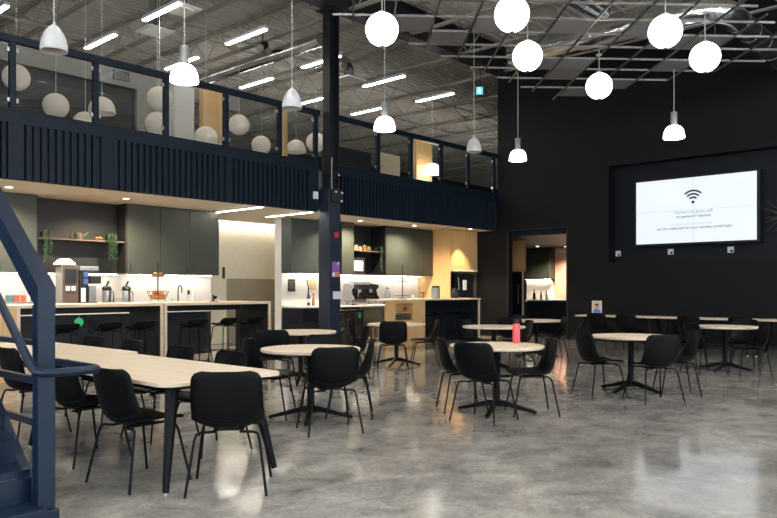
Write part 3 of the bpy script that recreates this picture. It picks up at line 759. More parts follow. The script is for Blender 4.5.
for z, h in ((1.0, .018), (.75, .024), (.47, .024)):
    MB().box(-6.6, -4.75, YO+.0, YO+.045, z-h, z+h).build('side_bar', 'navy_steel', t, bevel=.006)
for x in (-6.58, -4.77): MB().box(x-.02, x+.02, YO-.0, YO+.045, .001, 1.02).build('side_post', 'navy_steel', t, bevel=.004)
# ------------------------------------------------------------------ lamps
S2 = math.sqrt(.5)
GZ = 5.43
def globe(x, y, z, label):
    t = thing('globe_lamp', label, 'lamp', (x, y, z), 0, 'glowing globe lamps under the ceiling grid')
    MB().ball((x, y, z), .218, 32).build('globe', 'glow_globe', t, smooth=2)
    MB().lathe([(0, -.226), (.03, -.226), (.034, -.212), (0, -.212)], (x, y, z), 16).build('bottom_cap', 'lamp_alu', t, smooth=True)
    MB().lathe([(0, .210), (.045, .210), (.045, .24), (.009, .25), (.009, .52), (.0, .52)], (x, y, z), 16).build('stem', 'lamp_alu', t, smooth=True)
    MB().lathe([(0, .52), (.05, .52), (.05, .54), (.012, .55), (.012, GZ-z-.01), (0, GZ-z-.01)], (x, y, z), 20).build('ceiling_rose', 'lamp_alu', t, smooth=True)
for x, y, lb in ((-6.50, 7.04, 'leftmost, nearest the steel column'), (-4.94, 7.75, 'topmost, partly above the view'), (-5.66, 9.30, 'in front of the end wall corner'),
                 (-5.59, 11.48, 'lowest in view, above the screen recess corner'), (-3.75, 9.64, 'upper one of the two right-hand globes'), (-3.73, 11.11, 'rightmost, hanging above the screen')):
    globe(x, y, 4.80, 'white glowing globe lamp, '+lb)
def bell(x, y, top, label):
    t = thing('bell_pendant', label, 'lamp', (x, y, 4.1), 0, 'lit bell pendants')
    MB().lathe([(.0, 4.345), (.075, 4.362), (.066, 4.375), (.0, 4.378)], (x, y, 0), 32).build('shade_cap', 'lamp_alu', t, smooth=True)
    MB().lathe([(.183, 4.13), (.188, 4.14), (.184, 4.19), (.17, 4.255), (.145, 4.31), (.11, 4.345), (.07, 4.36), (.066, 4.352), (.105, 4.337), (.138, 4.304), (.162, 4.252), (.176, 4.19), (.18, 4.14), (.0, 4.134)], (x, y, 0), 40).build('glass_shade', 'glow_bell', t, smooth=True)
    MB().lathe([(0, 4.36), (.06, 4.36), (.06, 4.60), (.054, 4.61), (0, 4.61)], (x, y, 0), 28).build('lamp_holder', 'lamp_alu', t, smooth=True)
    MB().tube([(x, y, 4.605), (x, y, top)], .006, 6).build('cable', 'lamp_white', t)
    MB().lathe([(0, top), (.06, top), (.06, top+.03), (0, top+.03)], (x, y, 0), 16).build('ceiling_plate', 'lamp_white', t, smooth=True)
bell(-8.52, 5.33, 7.56, 'lit bell pendant with grey holder, at the upper left before the upstairs glass')
bell(-8.52, 9.295, 8.27, 'lit bell pendant hanging right of the steel column, below the leftmost globe')
bell(-8.41, 13.43, 8.27, 'lit bell pendant before the dark corner of the end wall')
bell(-5.04, 13.37, 5.42, 'lit bell pendant hanging in front of the end wall above the screen')
def cone(x, y, label):
    top = 8.27
    t = thing('cone_pendant', label, 'lamp', (x, y, 4.1), 0, 'white metal cone pendants')
    MB().lathe([(.150, 4.12), (.152, 4.135), (.148, 4.19), (.134, 4.26), (.112, 4.32), (.082, 4.37), (.05, 4.405), (.022, 4.425), (0, 4.428)], (x, y, 0), 36).build('shade', 'lamp_white', t, smooth=True)
    MB().lathe([(.147, 4.122), (.14, 4.20), (.122, 4.27), (.08, 4.34), (0, 4.37)], (x, y, 0), 36).build('inner_reflector', 'lamp_inside', t, smooth=True)
    MB().lathe([(0, 4.42), (.018, 4.42), (.014, 4.46), (0, 4.46)], (x, y, 0), 12).build('cap', 'lamp_white', t, smooth=True)
    MB().tube([(x, y, 4.455), (x, y, top)], .006, 6).build('cable', 'lamp_white', t)
cone(-8.52, 3.61, 'white cone pendant nearest the camera, at the upper left')
cone(-8.52, 7.2, 'white cone pendant left of the steel column')
cone(-8.51, 11.95, 'white cone pendant near the end wall, before the last upstairs panes')
def tube_light(x0, x1, y, label, z=6.6, group='linear ceiling lights over the mezzanine', m='glow_tube'):
    t = thing('linear_light', label, 'light', ((x0+x1)/2, y, z), 0, group)
    MB().box(x0, x1, y-.05, y+.05, z, z+.07).build('housing', 'lamp_white', t, bevel=.004)
    MB().box(x0+.012, x1-.012, y-.042, y+.042, z-.02, z-.0005).build('diffuser', m, t)
    for x in (x0+.15, x1-.15): MB().tube([(x, y, z+.07), (x, y, 8.25)], .003, 4).build('hanger_wire', 'joist_steel', t)
TL = [(-13.0, -11.7, 7.24, 'at the top left beside the lit bell pendant'), (-15.45, -14.15, 7.24, 'above the nearest white cone pendant to its right'), (-15.47, -14.2, 5.16, 'at the top left corner of the view'),
      (-12.95, -11.6, 9.13, 'at top centre-left, in front of the black spotlight'), (-15.5, -14.16, 9.2, 'behind the lit bell pendant at the upper left'), (-15.5, -14.19, 11.36, 'below the long spiral duct'),
      (-13.0, -11.7, 11.3, 'meeting the top of the steel column'), (-15.57, -14.25, 13.48, 'low, just left of the steel column'), (-13.05, -11.63, 13.42, 'right of the steel column, level with the bell pendant cable'),
      (-13.0, -11.7, 15.5, 'farthest right, next to the exit sign'), (-15.4, -14.16, 15.35, 'low, right of the steel column behind the bell pendant'),]
for k, x in enumerate((-18.0, -20.55, -23.1)):  # extra rows added to light the deep mezzanine and its roof
    for i in range(13):
        if (k == 0 and i > 3) or (k == 1 and i > 3): continue
        TL.append((x, x+1.3, 5.16+2.07*i, 'added deep upstairs for roof light, %s row back, seen only through the glass' % ('first', 'second', 'third')[k]))
for i in range(6, 13):
    for x in (-15.5, -13.0): TL.append((x, x+1.3, 5.16+2.07*i, 'beyond the end wall line, upstairs'))
def shown_over_rail(x, y):      # keep only the deep lamps that hang low enough to stay behind the rail from the hall
    k = 5.22-1.36; d = XF/x
    return 1.36+(6.6-1.36)*d > 5.22
TL = [a for i, a in enumerate(TL) if i < 11 or not (shown_over_rail(a[0], a[2]) or shown_over_rail(a[1], a[2]))]
for a in TL: tube_light(a[0], a[1], a[2], 'glowing linear ceiling light, '+a[3])
# lamps added above the view to raise the overhead light in the hall
for x in (-9.2, -6.2, -3.2, -.2, 2.8, 5.8):
    for y in (-3.1, 1.04, 5.16): tube_light(x, x+1.3, y, 'added unseen linear ceiling light over the near part of the hall', group='added linear ceiling lights over the hall', m='glow_added_hall_tube')
for x in (-.2, 2.8, 5.8):
    for y in (7.24, 9.3, 11.37, 13.44): tube_light(x, x+1.3, y, 'added unseen linear ceiling light over the right side of the hall', group='added linear ceiling lights over the hall', m='glow_added_hall_tube')
for i in range(6):  # unseen uplights added behind the low wall to brighten the roof deck
    y0 = 11.2+3.7*i
    t = thing('added_uplight', 'added unseen linear uplight on the low upstairs wall, washing the roof above it', 'light', (-17.42, y0+1.7, 5.1), 0, 'added uplights on the low upstairs wall')
    MB().box(-17.50, -17.205, y0, y0+3.4, 5.20, 5.28).build('housing', 'matte_black', t); MB().box(-17.47, -17.27, y0+.02, y0+3.38, 5.2805, 5.29).build('diffuser', 'glow_added_uplight', t)
# black spotlight, exit sign
t = thing('spotlight', 'black cylinder spotlight hanging left of the steel column below the roof', 'light', (-13.6, 10.6, 7.0))
MB().tube([(-13.52, 10.48, 6.98), (-13.68, 10.72, 7.14)], .10, 16).build('body', 'matte_black', t, smooth=True)
MB().tube([(-13.515, 10.472, 6.975), (-13.50, 10.45, 6.96)], .085, 16).build('lens', 'stainless', t, smooth=True)
MB().tube([(-13.6, 10.6, 7.1), (-13.6, 10.6, 7.6)], .015, 6).build('bracket', 'matte_black', t)
M = Matrix.Translation((-9.82, 14.04, 6.02)) @ Matrix.Rotation(math.radians(40), 4, 'Z')
t = thing('exit_sign', 'small black exit sign with a glowing green-blue running figure, hanging from the roof', 'sign', (-9.82, 14.04, 6.02))
MB().box(-.15, .15, -.04, .04, -.13, .13, M).build('housing', 'matte_black', t, bevel=.006)
MB().box(-.10, .06, -.046, -.0405, -.10, .08, M).build('panel', 'exit_glow', t)
fg = MB()
fg.lathe([(0, -.014), (.016, -.014), (.016, .014), (0, .014)], n=10, M=M @ Matrix.Translation((-.02, -.049, .05)) @ Matrix.Rotation(PI/2, 4, 'X') @ Matrix.Scale(.15, 4, (0, 0, 1)))
for a, b in (((.0, .045), (-.008, -.005)), ((-.008, -.005), (.03, -.03)), ((.03, -.03), (.022, -.075)), ((-.008, -.005), (-.03, -.04)), ((-.03, -.04), (-.062, -.045)), ((0, .04), (.04, .022)), ((0, .04), (-.04, .02))):
    fg.tube([M @ Vector((a[0]*.8-.025, -.049, a[1]*.8-.01)), M @ Vector((b[0]*.8-.025, -.049, b[1]*.8-.01))], .009, 6)
fg.build('running_figure', 'exit_figure', t)
MB().tube([(-9.82, 14.04, 6.15), (-9.82, 14.04, 7.56)], .01, 6).build('rod', 'matte_black', t)
# ducts
def duct(label, pts, r, diff=None, name='spiral_duct'):
    t = thing(name, label, 'duct', pts[0])
    m = MB().tube(pts, r, 24)
    m.build('duct_body', 'duct_metal', t, smooth=True)
    for a, b in zip(pts, pts[1:]):
        a, b = Vector(a), Vector(b); L = (b-a).length
        n = int(L/.35)
        for i in range(1, n, 2):
            p = a+(b-a)*(i/n); d = (b-a).normalized()
            MB().tube([p-d*.012, p+d*.012], r+.003, 24).build('seam_ring', 'duct_metal', t, smooth=True)
    if diff:
        x, y, z = diff
        f = MB().box(x-.3, x+.3, y-.3, y+.3, z-.03, z).build('diffuser', 'white_paint', t)
    return t
duct('long spiral duct running under the roof, left of the steel column', [(-17.2, 10.95, 6.95), (-12.0, 11.0, 6.95)], .16)
duct('spiral duct elbow dropping to a square diffuser, right of the steel column', [(-13.6, 12.3, 6.95), (-12.8, 12.3, 6.95)]+[(-12.8+.35*math.sin(math.radians(a)), 12.3, 6.60+.35*math.cos(math.radians(a))) for a in range(15, 91, 15)]+[(-12.45, 12.3, 6.42)], .13, (-12.45, 12.3, 6.42))
duct('big bright spiral duct running along the end wall above the ceiling grid', [(-9.2, 14.45, 6.8), (-5.2, 14.45, 6.8)], .28)
duct('short bright duct bend above the right-hand globes', [(-6.6, 12.85, 6.15), (-4.6, 12.85, 6.15)]+[(-4.6+.55*math.sin(math.radians(a)), 13.4-.55*math.cos(math.radians(a)), 6.15) for a in range(15, 91, 15)]+[(-4.05, 17.3, 6.15)], .21)
duct('silver duct crossing above the ceiling grid near the leftmost globe', [(-7.3, 9.0, 6.9), (-4.2, 9.0, 6.9)], .2)
duct('silver duct running away above the middle of the ceiling grid', [(-5.95, 7.0, 6.4), (-5.95, 12.3, 6.4)], .19)
for x, y, lb in ((-14.2, 8.17, 'left of the lit bell pendant'), (-12.7, 7.85, 'at the very top of the view')):
    t = thing('ceiling_diffuser', 'square white air diffuser under the roof, '+lb, 'vent', (x, y, 6.9))
    MB().box(x-.3, x+.3, y-.3, y+.3, 6.9, 6.93).build('frame', 'white_paint', t); MB().box(x-.2, x+.2, y-.2, y+.2, 6.88, 6.899).build('inner_plate', 'white_paint', t)
    MB().lathe([(0, 6.93), (.14, 6.93), (.14, 7.55), (0, 7.55)], (x, y, 0), 16).build('neck', 'duct_metal', t, smooth=True)
# suspended grid set at 45 degrees
gx0, gx1, gy0, gy1 = -7.6, -3.15, 4.2, 13.85
t = thing('ceiling_grid', 'open black and silver suspended ceiling grid set at an angle, holding a few grey tiles', 'ceiling grid', (-5.4, 9., GZ))
def clip(p, d):
    lo, hi = -1e9, 1e9
    for o_, dd, a, b in ((p[0], d[0], gx0, gx1), (p[1], d[1], gy0, gy1)):
        s, e = (a-o_)/dd, (b-o_)/dd
        lo, hi = max(lo, min(s, e)), min(hi, max(s, e))
    return lo, hi
def bar(p, d, z, m_='grid_bar_metal'):
    lo, hi = clip(p, d)
    if hi-lo < .5: return
    lo = math.floor(lo/.305)*.305; hi = math.ceil(hi/.305)*.305
    a = Vector((p[0]+d[0]*lo, p[1]+d[1]*lo, z)); ang = math.atan2(d[1], d[0])
    MB().box(0, hi-lo, -.011, .011, -.032, .0, Matrix.Translation(a) @ Matrix.Rotation(ang, 4, 'Z')).build('grid_bar', m_, t)
for k in range(-4, 13):
    L = .61*k; bar((L*S2, L*S2), (-S2, S2), GZ, 'grid_bar_black')
for j_ in range(-3, 16):
    D = 13.75-.61*j_; bar((-D*S2, D*S2), (S2, S2), GZ+.001)
for cl, cd in ((1, 4), (2, 3), (3, 4), (5, 1), (5, 4), (7, 4), (6, 1), (6, 0), (8, -1), (7, -2), (9, 1), (8, 3), (9, 3), (4, 6), (2, 6)):
    L = .61*(cl+.5); D = 13.75-.61*(cd+.5)
    MB().box(-.285, .285, -.285, .285, -.03, -.005, Matrix.Translation(((L-D)*S2, (L+D)*S2, GZ)) @ Matrix.Rotation(PI/4, 4, 'Z')).build('tile', 'acoustic_tile', t, bevel=.004)
for L, D in ((1, 13), (4, 11), (7, 11), (10, 13), (3, 14), (6, 8), (9, 9), (2, 9)):
    l_, d_ = .61*L, 13.75-.61*(22-D-6)
    x, y = (l_-d_)*S2, (l_+d_)*S2
    if gx0 < x < gx1 and gy0 < y < gy1: MB().tube([(x, y, GZ), (x, y, 8.25)], .005, 5).build('hanger_rod', 'grid_bar_metal', t)

# ------------------------------------------------------------------ screen on the end wall
SX0, SX1, SZ0, SZ1, SY = -7.581, -4.79, 2.474, 4.022, YE+.02
t = thing('video_wall', 'large glowing white video wall of four panels with a wi-fi symbol and login text', 'screen', ((SX0+SX1)/2, SY, SZ0))
MB().box(SX0-.05, SX1+.06, SY+.03, YE+RD-.001, SZ0-.05, SZ1+.05).build('mount', 'navy_cabinet', t)
MB().box(SX0-.02, SX1+.02, SY+.001, SY+.03, SZ0-.02, SZ1+.02).build('bezel', 'gloss_black', t)
mx, mz = (SX0+SX1)/2, (SZ0+SZ1)/2
for a, b in ((SX0, mx-.002), (mx+.002, SX1)):
    for c, d_ in ((SZ0, mz-.002), (mz+.002, SZ1)): MB().box(a, b, SY-.004, SY, c, d_).build('display_panel', 'screen_glow', t)
MB().box(mx-.006, mx+.006, SY-.0055, SY-.0045, SZ0, SZ1).box(SX0, SX1, SY-.0055, SY-.0045, mz-.006, mz+.006).build('seam', 'screen_seam', t)
ic = MB(); cx, cz = -6.19, 3.43
M0 = Matrix.Translation((cx, SY-.007, cz)) @ Matrix.Rotation(PI/2, 4, 'X')
for r in (.115, .195, .275):
    o_ = [((r+.021)*math.cos(math.radians(a)), (r+.021)*math.sin(math.radians(a))) for a in range(46, 135, 8)]
    i_ = [((r-.021)*math.cos(math.radians(a)), (r-.021)*math.sin(math.radians(a))) for a in range(134, 45, -8)]
    ic.prism(o_+i_, 0, .001, M0)
ic.prism([(.036*math.cos(2*PI*i/20), .036*math.sin(2*PI*i/20)) for i in range(20)], 0, .001, M0)
ic.build('wifi_symbol', 'screen_ink', t)
def text(s, x, z, width, m, y, parent, name='lettering', rotz=0, X=None, rot=None, depth=.0005):
    cu_ = bpy.data.curves.new('txt', 'FONT'); cu_.body = s; cu_.align_x = 'CENTER'; cu_.align_y = 'CENTER'; cu_.extrude = depth; cu_.resolution_u = 3; cu_.offset = .012
    to = bpy.data.objects.new('txt', cu_); COL.objects.link(to)
    dg = bpy.context.evaluated_depsgraph_get(); me = bpy.data.meshes.new_from_object(to.evaluated_get(dg))
    bpy.data.objects.remove(to); bpy.data.curves.remove(cu_)
    xs = [v.co.x for v in me.vertices]; sc = width/(max(xs)-min(xs))
    b = MB(); b.bm.from_mesh(me); bpy.data.meshes.remove(me)
    b.bm.transform(Matrix.Translation((x, y, z)) @ (rot or Matrix.Rotation(PI/2, 4, 'X')) @ Matrix.Scale(sc, 4))
    return b.build(name, m, parent)
text('Connect to guest wifi', -6.19, 3.205, .90, 'screen_blue_ink', SY-.007, t)
text('no password required', -6.19, 3.10, .80, 'screen_dark_ink', SY-.007, t)
text('Connect to member wifi', -6.24, 2.92, .95, 'screen_grey_ink', SY-.007, t)
text('use the credentials for your member portal login', -6.19, 2.825, 1.74, 'screen_dark_ink', SY-.007, t)
for x, lb in ((-8.2, 'left of the screen at the recess corner'), (-6.84, 'under the left half of the screen'), (-5.44, 'under the right half of the screen')):
    yy = YE+RD-.001
    t = thing('wall_socket', 'small white wall socket, '+lb, 'socket', (x, yy, 2.27))
    MB().box(x-.07, x+.07, yy-.012, yy, 2.21, 2.35).build('plate', 'white_plastic', t, bevel=.004)
    MB().box(x-.0, x+.05, yy-.022, yy-.0125, 2.22, 2.28).build('plug', 'matte_black', t)
t = thing('wire_ornament', 'dark tangled wire ornament on the end wall, right of the screen', 'ornament', (-4.25, YE+.2, 2.9))
oc = Vector((-4.22, YE+.12, 3.0))
MB().ball(oc, .08, 12).build('core', 'matte_black', t, smooth=2)
for i in range(40):
    v = Vector((random.gauss(0, 1), random.gauss(0, .5), random.gauss(0, 1))).normalized()
    q = Vector((random.gauss(0, 1), 0, random.gauss(0, 1))).normalized()*.15
    m_ = oc+v*.28+q*.4; e = oc+v*.42+q
    for p in (m_, e): p.y = min(p.y, YE+RD-.02)
    MB().tube([oc, m_, e], .007, 5, .003).build('wire', 'joist_dark', t)

# lanterns and domes hanging upstairs, most with a faint emission
def lantern(x, y, z, r, label):
    t = thing('lantern', label, 'lamp', (x, y, z-r), 0, 'round beige lanterns upstairs')
    MB().ball((x, y, z), r, 28).build('shade', 'lantern_beige', t, smooth=2)
    MB().tube([(x, y, z+r-.01), (x, y, 8.25)], .006, 5).build('cable', 'lamp_white', t)
for x, y, z, lb in ((-14.0, 5.25, 5.25, 'leftmost, cut by the first post'), (-14.07, 6.0, 4.88, 'in the middle of the second pane'), (-13.95, 6.52, 4.60, 'low, half below the rail in the second pane'), (-12.7, 7.40, 5.04, 'upper of two against the pale wall'),
                    (-13.25, 7.67, 4.69, 'lower of two against the pale wall'), (-14.02, 10.23, 5.22, 'right of the tall oak screen'), (-12.72, 8.46, 4.45, 'before the tall oak screen'), (-14.5, 11.25, 4.95, 'low, left of the slim oak post'), (-13.13, 11.85, 4.93, 'just left of the steel column')):
    lantern(x, y, z, .24, 'round beige lantern behind the upstairs glass, '+lb)
def dome(x, y, z, m, label):
    t = thing('dome_pendant', label, 'lamp', (x, y, z-.02), 0, 'white dome pendants upstairs')
    MB().lathe([(.24, 0), (.245, .03), (.225, .14), (.17, .24), (.09, .29), (0, .30), (0, .285), (.08, .275), (.155, .23), (.208, .14), (.225, .03), (.235, 0), (.24, 0)], (x, y, z), 32).build('shade', m, t, smooth=True)
    MB().tube([(x, y, z+.29), (x, y, 8.25)], .006, 5).build('cable', 'lamp_white', t)
dome(-12.96, 6.37, 4.62, 'lantern_beige', 'white dome pendant behind the third upstairs pane, left')
dome(-13.4, 11.45, 4.66, 'lantern_beige', 'white dome pendant upstairs, right of the slim oak post')
dome(-12.72, 15.85, 4.58, 'glow_bell', 'lit dome pendant upstairs near the far end, before the tall oak screen')
# ------------------------------------------------------------------ small things
def lab(o, l, c, g=None): return tag(o, l, c, g)
# coral bottle
bx_, by_ = -4.67, 7.12
t = thing('water_bottle', 'coral red water bottle with a black lid, standing on the round table', 'bottle', (-4.46, 7.09, .741))
MB().lathe([(0, .742), (.040, .742), (.043, .75), (.043, .955), (.038, .965), (0, .965)], (-4.46, 7.09, 0), 28).build('body', 'coral_paint', t, smooth=True)
MB().lathe([(0, .966), (.036, .966), (.037, .972), (.037, 1.012), (.030, 1.02), (0, 1.02)], (-4.46, 7.09, 0), 24).build('lid', 'matte_black', t, smooth=True)
# picture stand
px_, py_ = -7.87, 16.05
t = thing('picture_stand', 'upright picture card of a person in blue, standing on the end wall table', 'sign', (px_, py_, .741))
MB().box(px_-.125, px_+.125, py_-.004, py_+.004, .744, 1.08).build('card', 'paper', t)
MB().box(px_-.13, px_+.13, py_-.04, py_+.04, .7405, .7435).build('foot', 'acrylic', t)
yy = py_-.0052
def flat(poly, m, nm, dy=0): MB().prism(poly, 0, .0008, Matrix.Translation((px_, yy-dy, .744)) @ Matrix.Rotation(PI/2, 4, 'X')).build(nm, m, t)
flat([(-.11, .015), (.11, .015), (.11, .32), (-.11, .32)], 'maple_panel', 'picture_ground')
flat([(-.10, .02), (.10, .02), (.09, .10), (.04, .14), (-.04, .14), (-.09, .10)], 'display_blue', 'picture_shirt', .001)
flat([(.045*math.cos(a*PI/8), .19+.055*math.sin(a*PI/8)) for a in range(16)], 'skin_tone', 'picture_face', .002)
flat([(.05*math.cos(a*PI/8), .22+.05*math.sin(a*PI/8)) for a in range(9)], 'brown_panel', 'picture_hair', .003)
# column fittings
xc = -11.419
t = thing('fire_alarm', 'red fire alarm sounder on the navy column', 'alarm', (xc, 10.88, 2.5))
MB().box(xc, xc+.045, 10.83, 10.94, 2.47, 2.60).build('body', 'alarm_red', t, bevel=.008)
MB().box(xc+.0455, xc+.055, 10.855, 10.915, 2.50, 2.545).build('lens', 'apple_red', t)
t = thing('poster', 'small purple and orange poster on the navy column', 'poster', (xc, 10.89, 1.62))
MB().box(xc, xc+.003, 10.775, 11.005, 1.62, 1.95).build('sheet', 'poster_purple', t)
MB().box(xc+.0031, xc+.0042, 10.86, 11.0, 1.63, 1.73).build('picture', 'poster_orange', t); MB().box(xc+.0031, xc+.0042, 10.78, 10.85, 1.63, 1.72).build('text_block', 'paper', t)
MB().prism([(0, 0), (.06, 0), (0, -.08)], 0, .001, Matrix.Translation((xc+.0042, 10.935, 1.945)) @ Matrix.Rotation(PI/2, 4, 'Z') @ Matrix.Rotation(PI/2, 4, 'X')).build('corner_mark', 'paper', t)
t = thing('notice_box', 'white square box on the navy column below the poster', 'box', (xc, 10.91, 1.14))
MB().box(xc, xc+.05, 10.79, 11.02, 1.14, 1.31).build('case', 'white_plastic', t, bevel=.006); MB().box(xc+.0505, xc+.053, 10.84, 10.97, 1.20, 1.27).build('window_label', 'paper', t)
t = thing('security_camera', 'small dome security camera on the dark upper column', 'camera', (xc, 10.9, 3.8))
MB().box(xc, xc+.03, 10.83, 10.97, 3.76, 3.9).build('base', 'matte_black', t, bevel=.01); MB().ball((xc+.05, 10.9, 3.82), .055, 18).build('dome', 'gloss_black', t, smooth=2); MB().ball((xc+.09, 10.89, 3.83), .022, 12).build('lens', 'white_plastic', t, smooth=2)
t = thing('junction_box', 'black junction box with pale switches on the column, at fascia height', 'box', (xc, 10.86, 3.2))
MB().box(xc-.0, xc+.09, 10.71, 11.01, 3.24, 3.52).build('case', 'matte_black', t, bevel=.01)
for y, z in ((10.80, 3.46), (10.98, 3.45), (10.97, 3.27)): MB().box(xc+.0905, xc+.105, y-.025, y+.025, z-.018, z+.018).build('switch', 'white_plastic', t)
MB().tube([(xc+.03, 10.74, 3.52), (xc+.03, 10.74, 4.2)], .012, 6).build('conduit', 'galvanised', t)
t = thing('wall_sensor', 'small white wall sensor on the fluted front just left of the column', 'sensor', (-11.66, 10.5, 3.28))
MB().box(-11.668, -11.62, 10.44, 10.56, 3.30, 3.46).build('body', 'white_plastic', t, bevel=.008); MB().box(-11.6195, -11.61, 10.47, 10.53, 3.25, 3.30).build('sensor_eye', 'matte_black', t)

# plants, shelf items
def trailing(label, x, y, zt, zb, w, n, xf):
    t = thing('trailing_plant', label, 'plant', (x, y, zt))
    MB().lathe([(0, 0.002), (.05, 0.002), (.065, .10), (.058, .10), (.05, .09), (0, .09)], (x, y, zt), 16).build('pot', 'matte_black', t, smooth=True)
    b = MB()
    for i in range(n):
        yy = y+random.uniform(-w, w); xx = xf+random.uniform(.005, .06); e = zb+(zt-zb)*random.random()**2*.7
        z = zt+.10; k = 0
        b.tube([(x, y+.3*(yy-y), zt+.10), (xx, yy, zt+.13), (xx+.01, yy+random.uniform(-.02, .02), (zt+e)/2), (xx, yy+random.uniform(-.03, .03), e)], .003, 4)
        z = zt+.12
        while z > e:
            a = random.uniform(0, 2*PI); s = random.uniform(.022, .04); c = Vector((xx, yy+random.uniform(-.03, .03), z))
            d1 = Vector((math.cos(a), math.sin(a), random.uniform(-.6, .1))).normalized()*s; d2 = Vector((-math.sin(a), math.cos(a), random.uniform(-.3, .3)))*s*.5
            b.quad(c, c+d1*.5+d2, c+d1*1.15, c+d1*.5-d2); z -= random.uniform(.018, .035)
    b.build('foliage', 'leaf', t)
trailing('green trailing plant hanging from the right end of the dark niche shelf', -13.56, 6.80, 2.301, 1.92, .10, 18, -13.405)
trailing('darker trailing plant hanging at the left end of the dark niche shelf', -13.56, 5.56, 2.301, 1.85, .06, 10, -13.405)
trailing('thin trailing plant at the right end of the niche above the espresso machine', -13.25, 14.08, 2.361, 1.80, .06, 9, -13.05)
t = thing('teapot', 'metal teapot on the shelf of the dark niche', 'teapot', (-13.6, 6.25, 2.301))
MB().lathe([(0, .002), (.07, .002), (.085, .04), (.08, .10), (.05, .13), (0, .135)], (-13.6, 6.22, 2.30), 20).build('body', 'brown_panel', t, smooth=True)
MB().tube([(-13.6, 6.29, 2.36), (-13.6, 6.38, 2.42), (-13.6, 6.41, 2.44)], .014, 8, .008).build('spout', 'brown_panel', t, smooth=True)
MB().tube([(-13.6, 6.15, 2.41), (-13.6, 6.09, 2.41), (-13.6, 6.09, 2.34), (-13.6, 6.15, 2.33)], .008, 6).build('handle', 'brown_panel', t)
t = thing('terracotta_dish', 'small orange dish next to the trailing plant on the niche shelf', 'dish', (-13.58, 6.62, 2.301))
MB().lathe([(0, .002), (.06, .002), (.10, .04), (.095, .045), (.055, .012), (0, .012)], (-13.58, 6.62, 2.30), 20).build('bowl', 'terracotta', t, smooth=True)
for i in range(3): MB().ball((-13.58+.04*math.cos(2.1*i), 6.62+.04*math.sin(2.1*i), 2.345), .026, 10).build('bulb', 'bread_crust', t, smooth=2)
for i, (y, h, m) in enumerate(((13.15, .10, 'bread_crust'), (13.3, .13, 'granola'), (13.46, .09, 'khaki_paint'), (13.62, .14, 'amber_glass'), (13.78, .11, 'granola'))):
    t = thing('storage_jar', ['small tan jar, leftmost on the shelf above the espresso machine', 'brown jar second from left on the shelf above the espresso machine', 'low khaki jar in the middle of the shelf above the espresso machine', 'taller amber jar on the shelf above the espresso machine', 'brown jar beside the thin trailing plant'][i], 'jar', (-13.2, y, 2.361), 0, 'jars on the espresso shelf')
    MB().lathe([(0, .002), (.05, .002), (.05, h-.02), (.04, h-.01), (0, h-.01)], (-13.2, y, 2.36), 16).build('body', m, t, smooth=True)
    MB().lathe([(0, h-.0095), (.044, h-.0095), (.044, h+.012), (0, h+.012)], (-13.2, y, 2.36), 16).build('lid', 'khaki_paint', t, smooth=True)
t = thing('framed_notice', 'framed white notice standing in the niche above the espresso machine', 'frame', (-13.15, 13.34, 1.752))
MB().box(-13.17, -13.145, 13.10, 13.58, 1.752, 2.17).build('frame', 'matte_black', t, bevel=.003); MB().box(-13.1448, -13.143, 13.17, 13.51, 1.83, 2.09).build('sheet', 'paper', t)
tx = MB()
for i in range(6): tx.box(-13.1428, -13.142, 13.18, 13.38+.02*(i % 3), 2.06-.03*i, 2.068-.03*i)
tx.build('text_block', 'joist_steel', t)

# coffee machines on the back worktop
Z = .931
t = thing('coffee_brewer', 'tall brown-fronted coffee machine with a white bean hopper, at the left of the back worktop', 'coffee machine', (-13.22, 5.87, Z))
MB().box(-13.385, -13.12, 5.70, 6.0, Z, 1.80).build('body', 'galvanised', t, bevel=.008)
MB().box(-13.119, -13.105, 5.715, 5.995, Z+.06, 1.79).build('front_panel', 'brown_panel', t)
MB().box(-13.1045, -13.095, 5.75, 5.96, 1.47, 1.72).build('window', 'gloss_black', t)
for y in (5.80, 5.90): MB().box(-13.1045, -13.09, y-.035, y+.035, 1.33, 1.41).build('label', 'paper', t)
MB().box(-13.104, -13.065, 5.68, 6.0, Z, Z+.07).build('drip_tray', 'matte_black', t)
m = MB()
lo = [(-13.38, 5.66), (-13.12, 5.66), (-13.12, 5.95), (-13.38, 5.95)]; hi = [(-13.33, 5.73), (-13.18, 5.73), (-13.18, 5.87), (-13.33, 5.87)]
v = [m.bm.verts.new((x, y, 1.801)) for x, y in lo]+[m.bm.verts.new((x, y, 1.83)) for x, y in lo]+[m.bm.verts.new((x, y, 1.91)) for x, y in hi]
for a in (0, 4):
    for i in range(4): m.bm.faces.new((v[a+i], v[a+(i+1) % 4], v[a+4+(i+1) % 4], v[a+4+i]))
m.bm.faces.new(v[:4][::-1]); m.bm.faces.new(v[8:])
m.build('bean_hopper', 'white_plastic', t)
t = thing('hot_drinks_machine', 'black drinks machine with a steel top and two blue screens, beside the tall coffee machine', 'coffee machine', (-13.25, 6.2, Z))
MB().box(-13.385, -13.12, 6.02, 6.19, Z, 1.70).build('body', 'matte_black', t, bevel=.006)
MB().box(-13.385, -13.10, 6.02, 6.38, 1.701, 1.78).build('top_case', 'stainless', t, bevel=.006)
for z in (1.45, 1.58): MB().box(-13.1195, -13.11, 6.10, 6.185, z, z+.10).build('screen', 'display_blue', t)
MB().box(-13.35, -13.08, 6.21, 6.42, 1.46, 1.60).build('brew_head', 'matte_black', t, bevel=.01)
MB().box(-13.38, -13.16, 6.23, 6.36, Z, 1.42).build('side_column', 'stainless', t, bevel=.006)
MB().box(-13.1195, -13.105, 6.05, 6.13, 1.12, 1.38).build('label', 'paper', t); MB().box(-13.15, -13.07, 6.21, 6.34, Z, 1.12).build('cup_stand', 'matte_black', t)
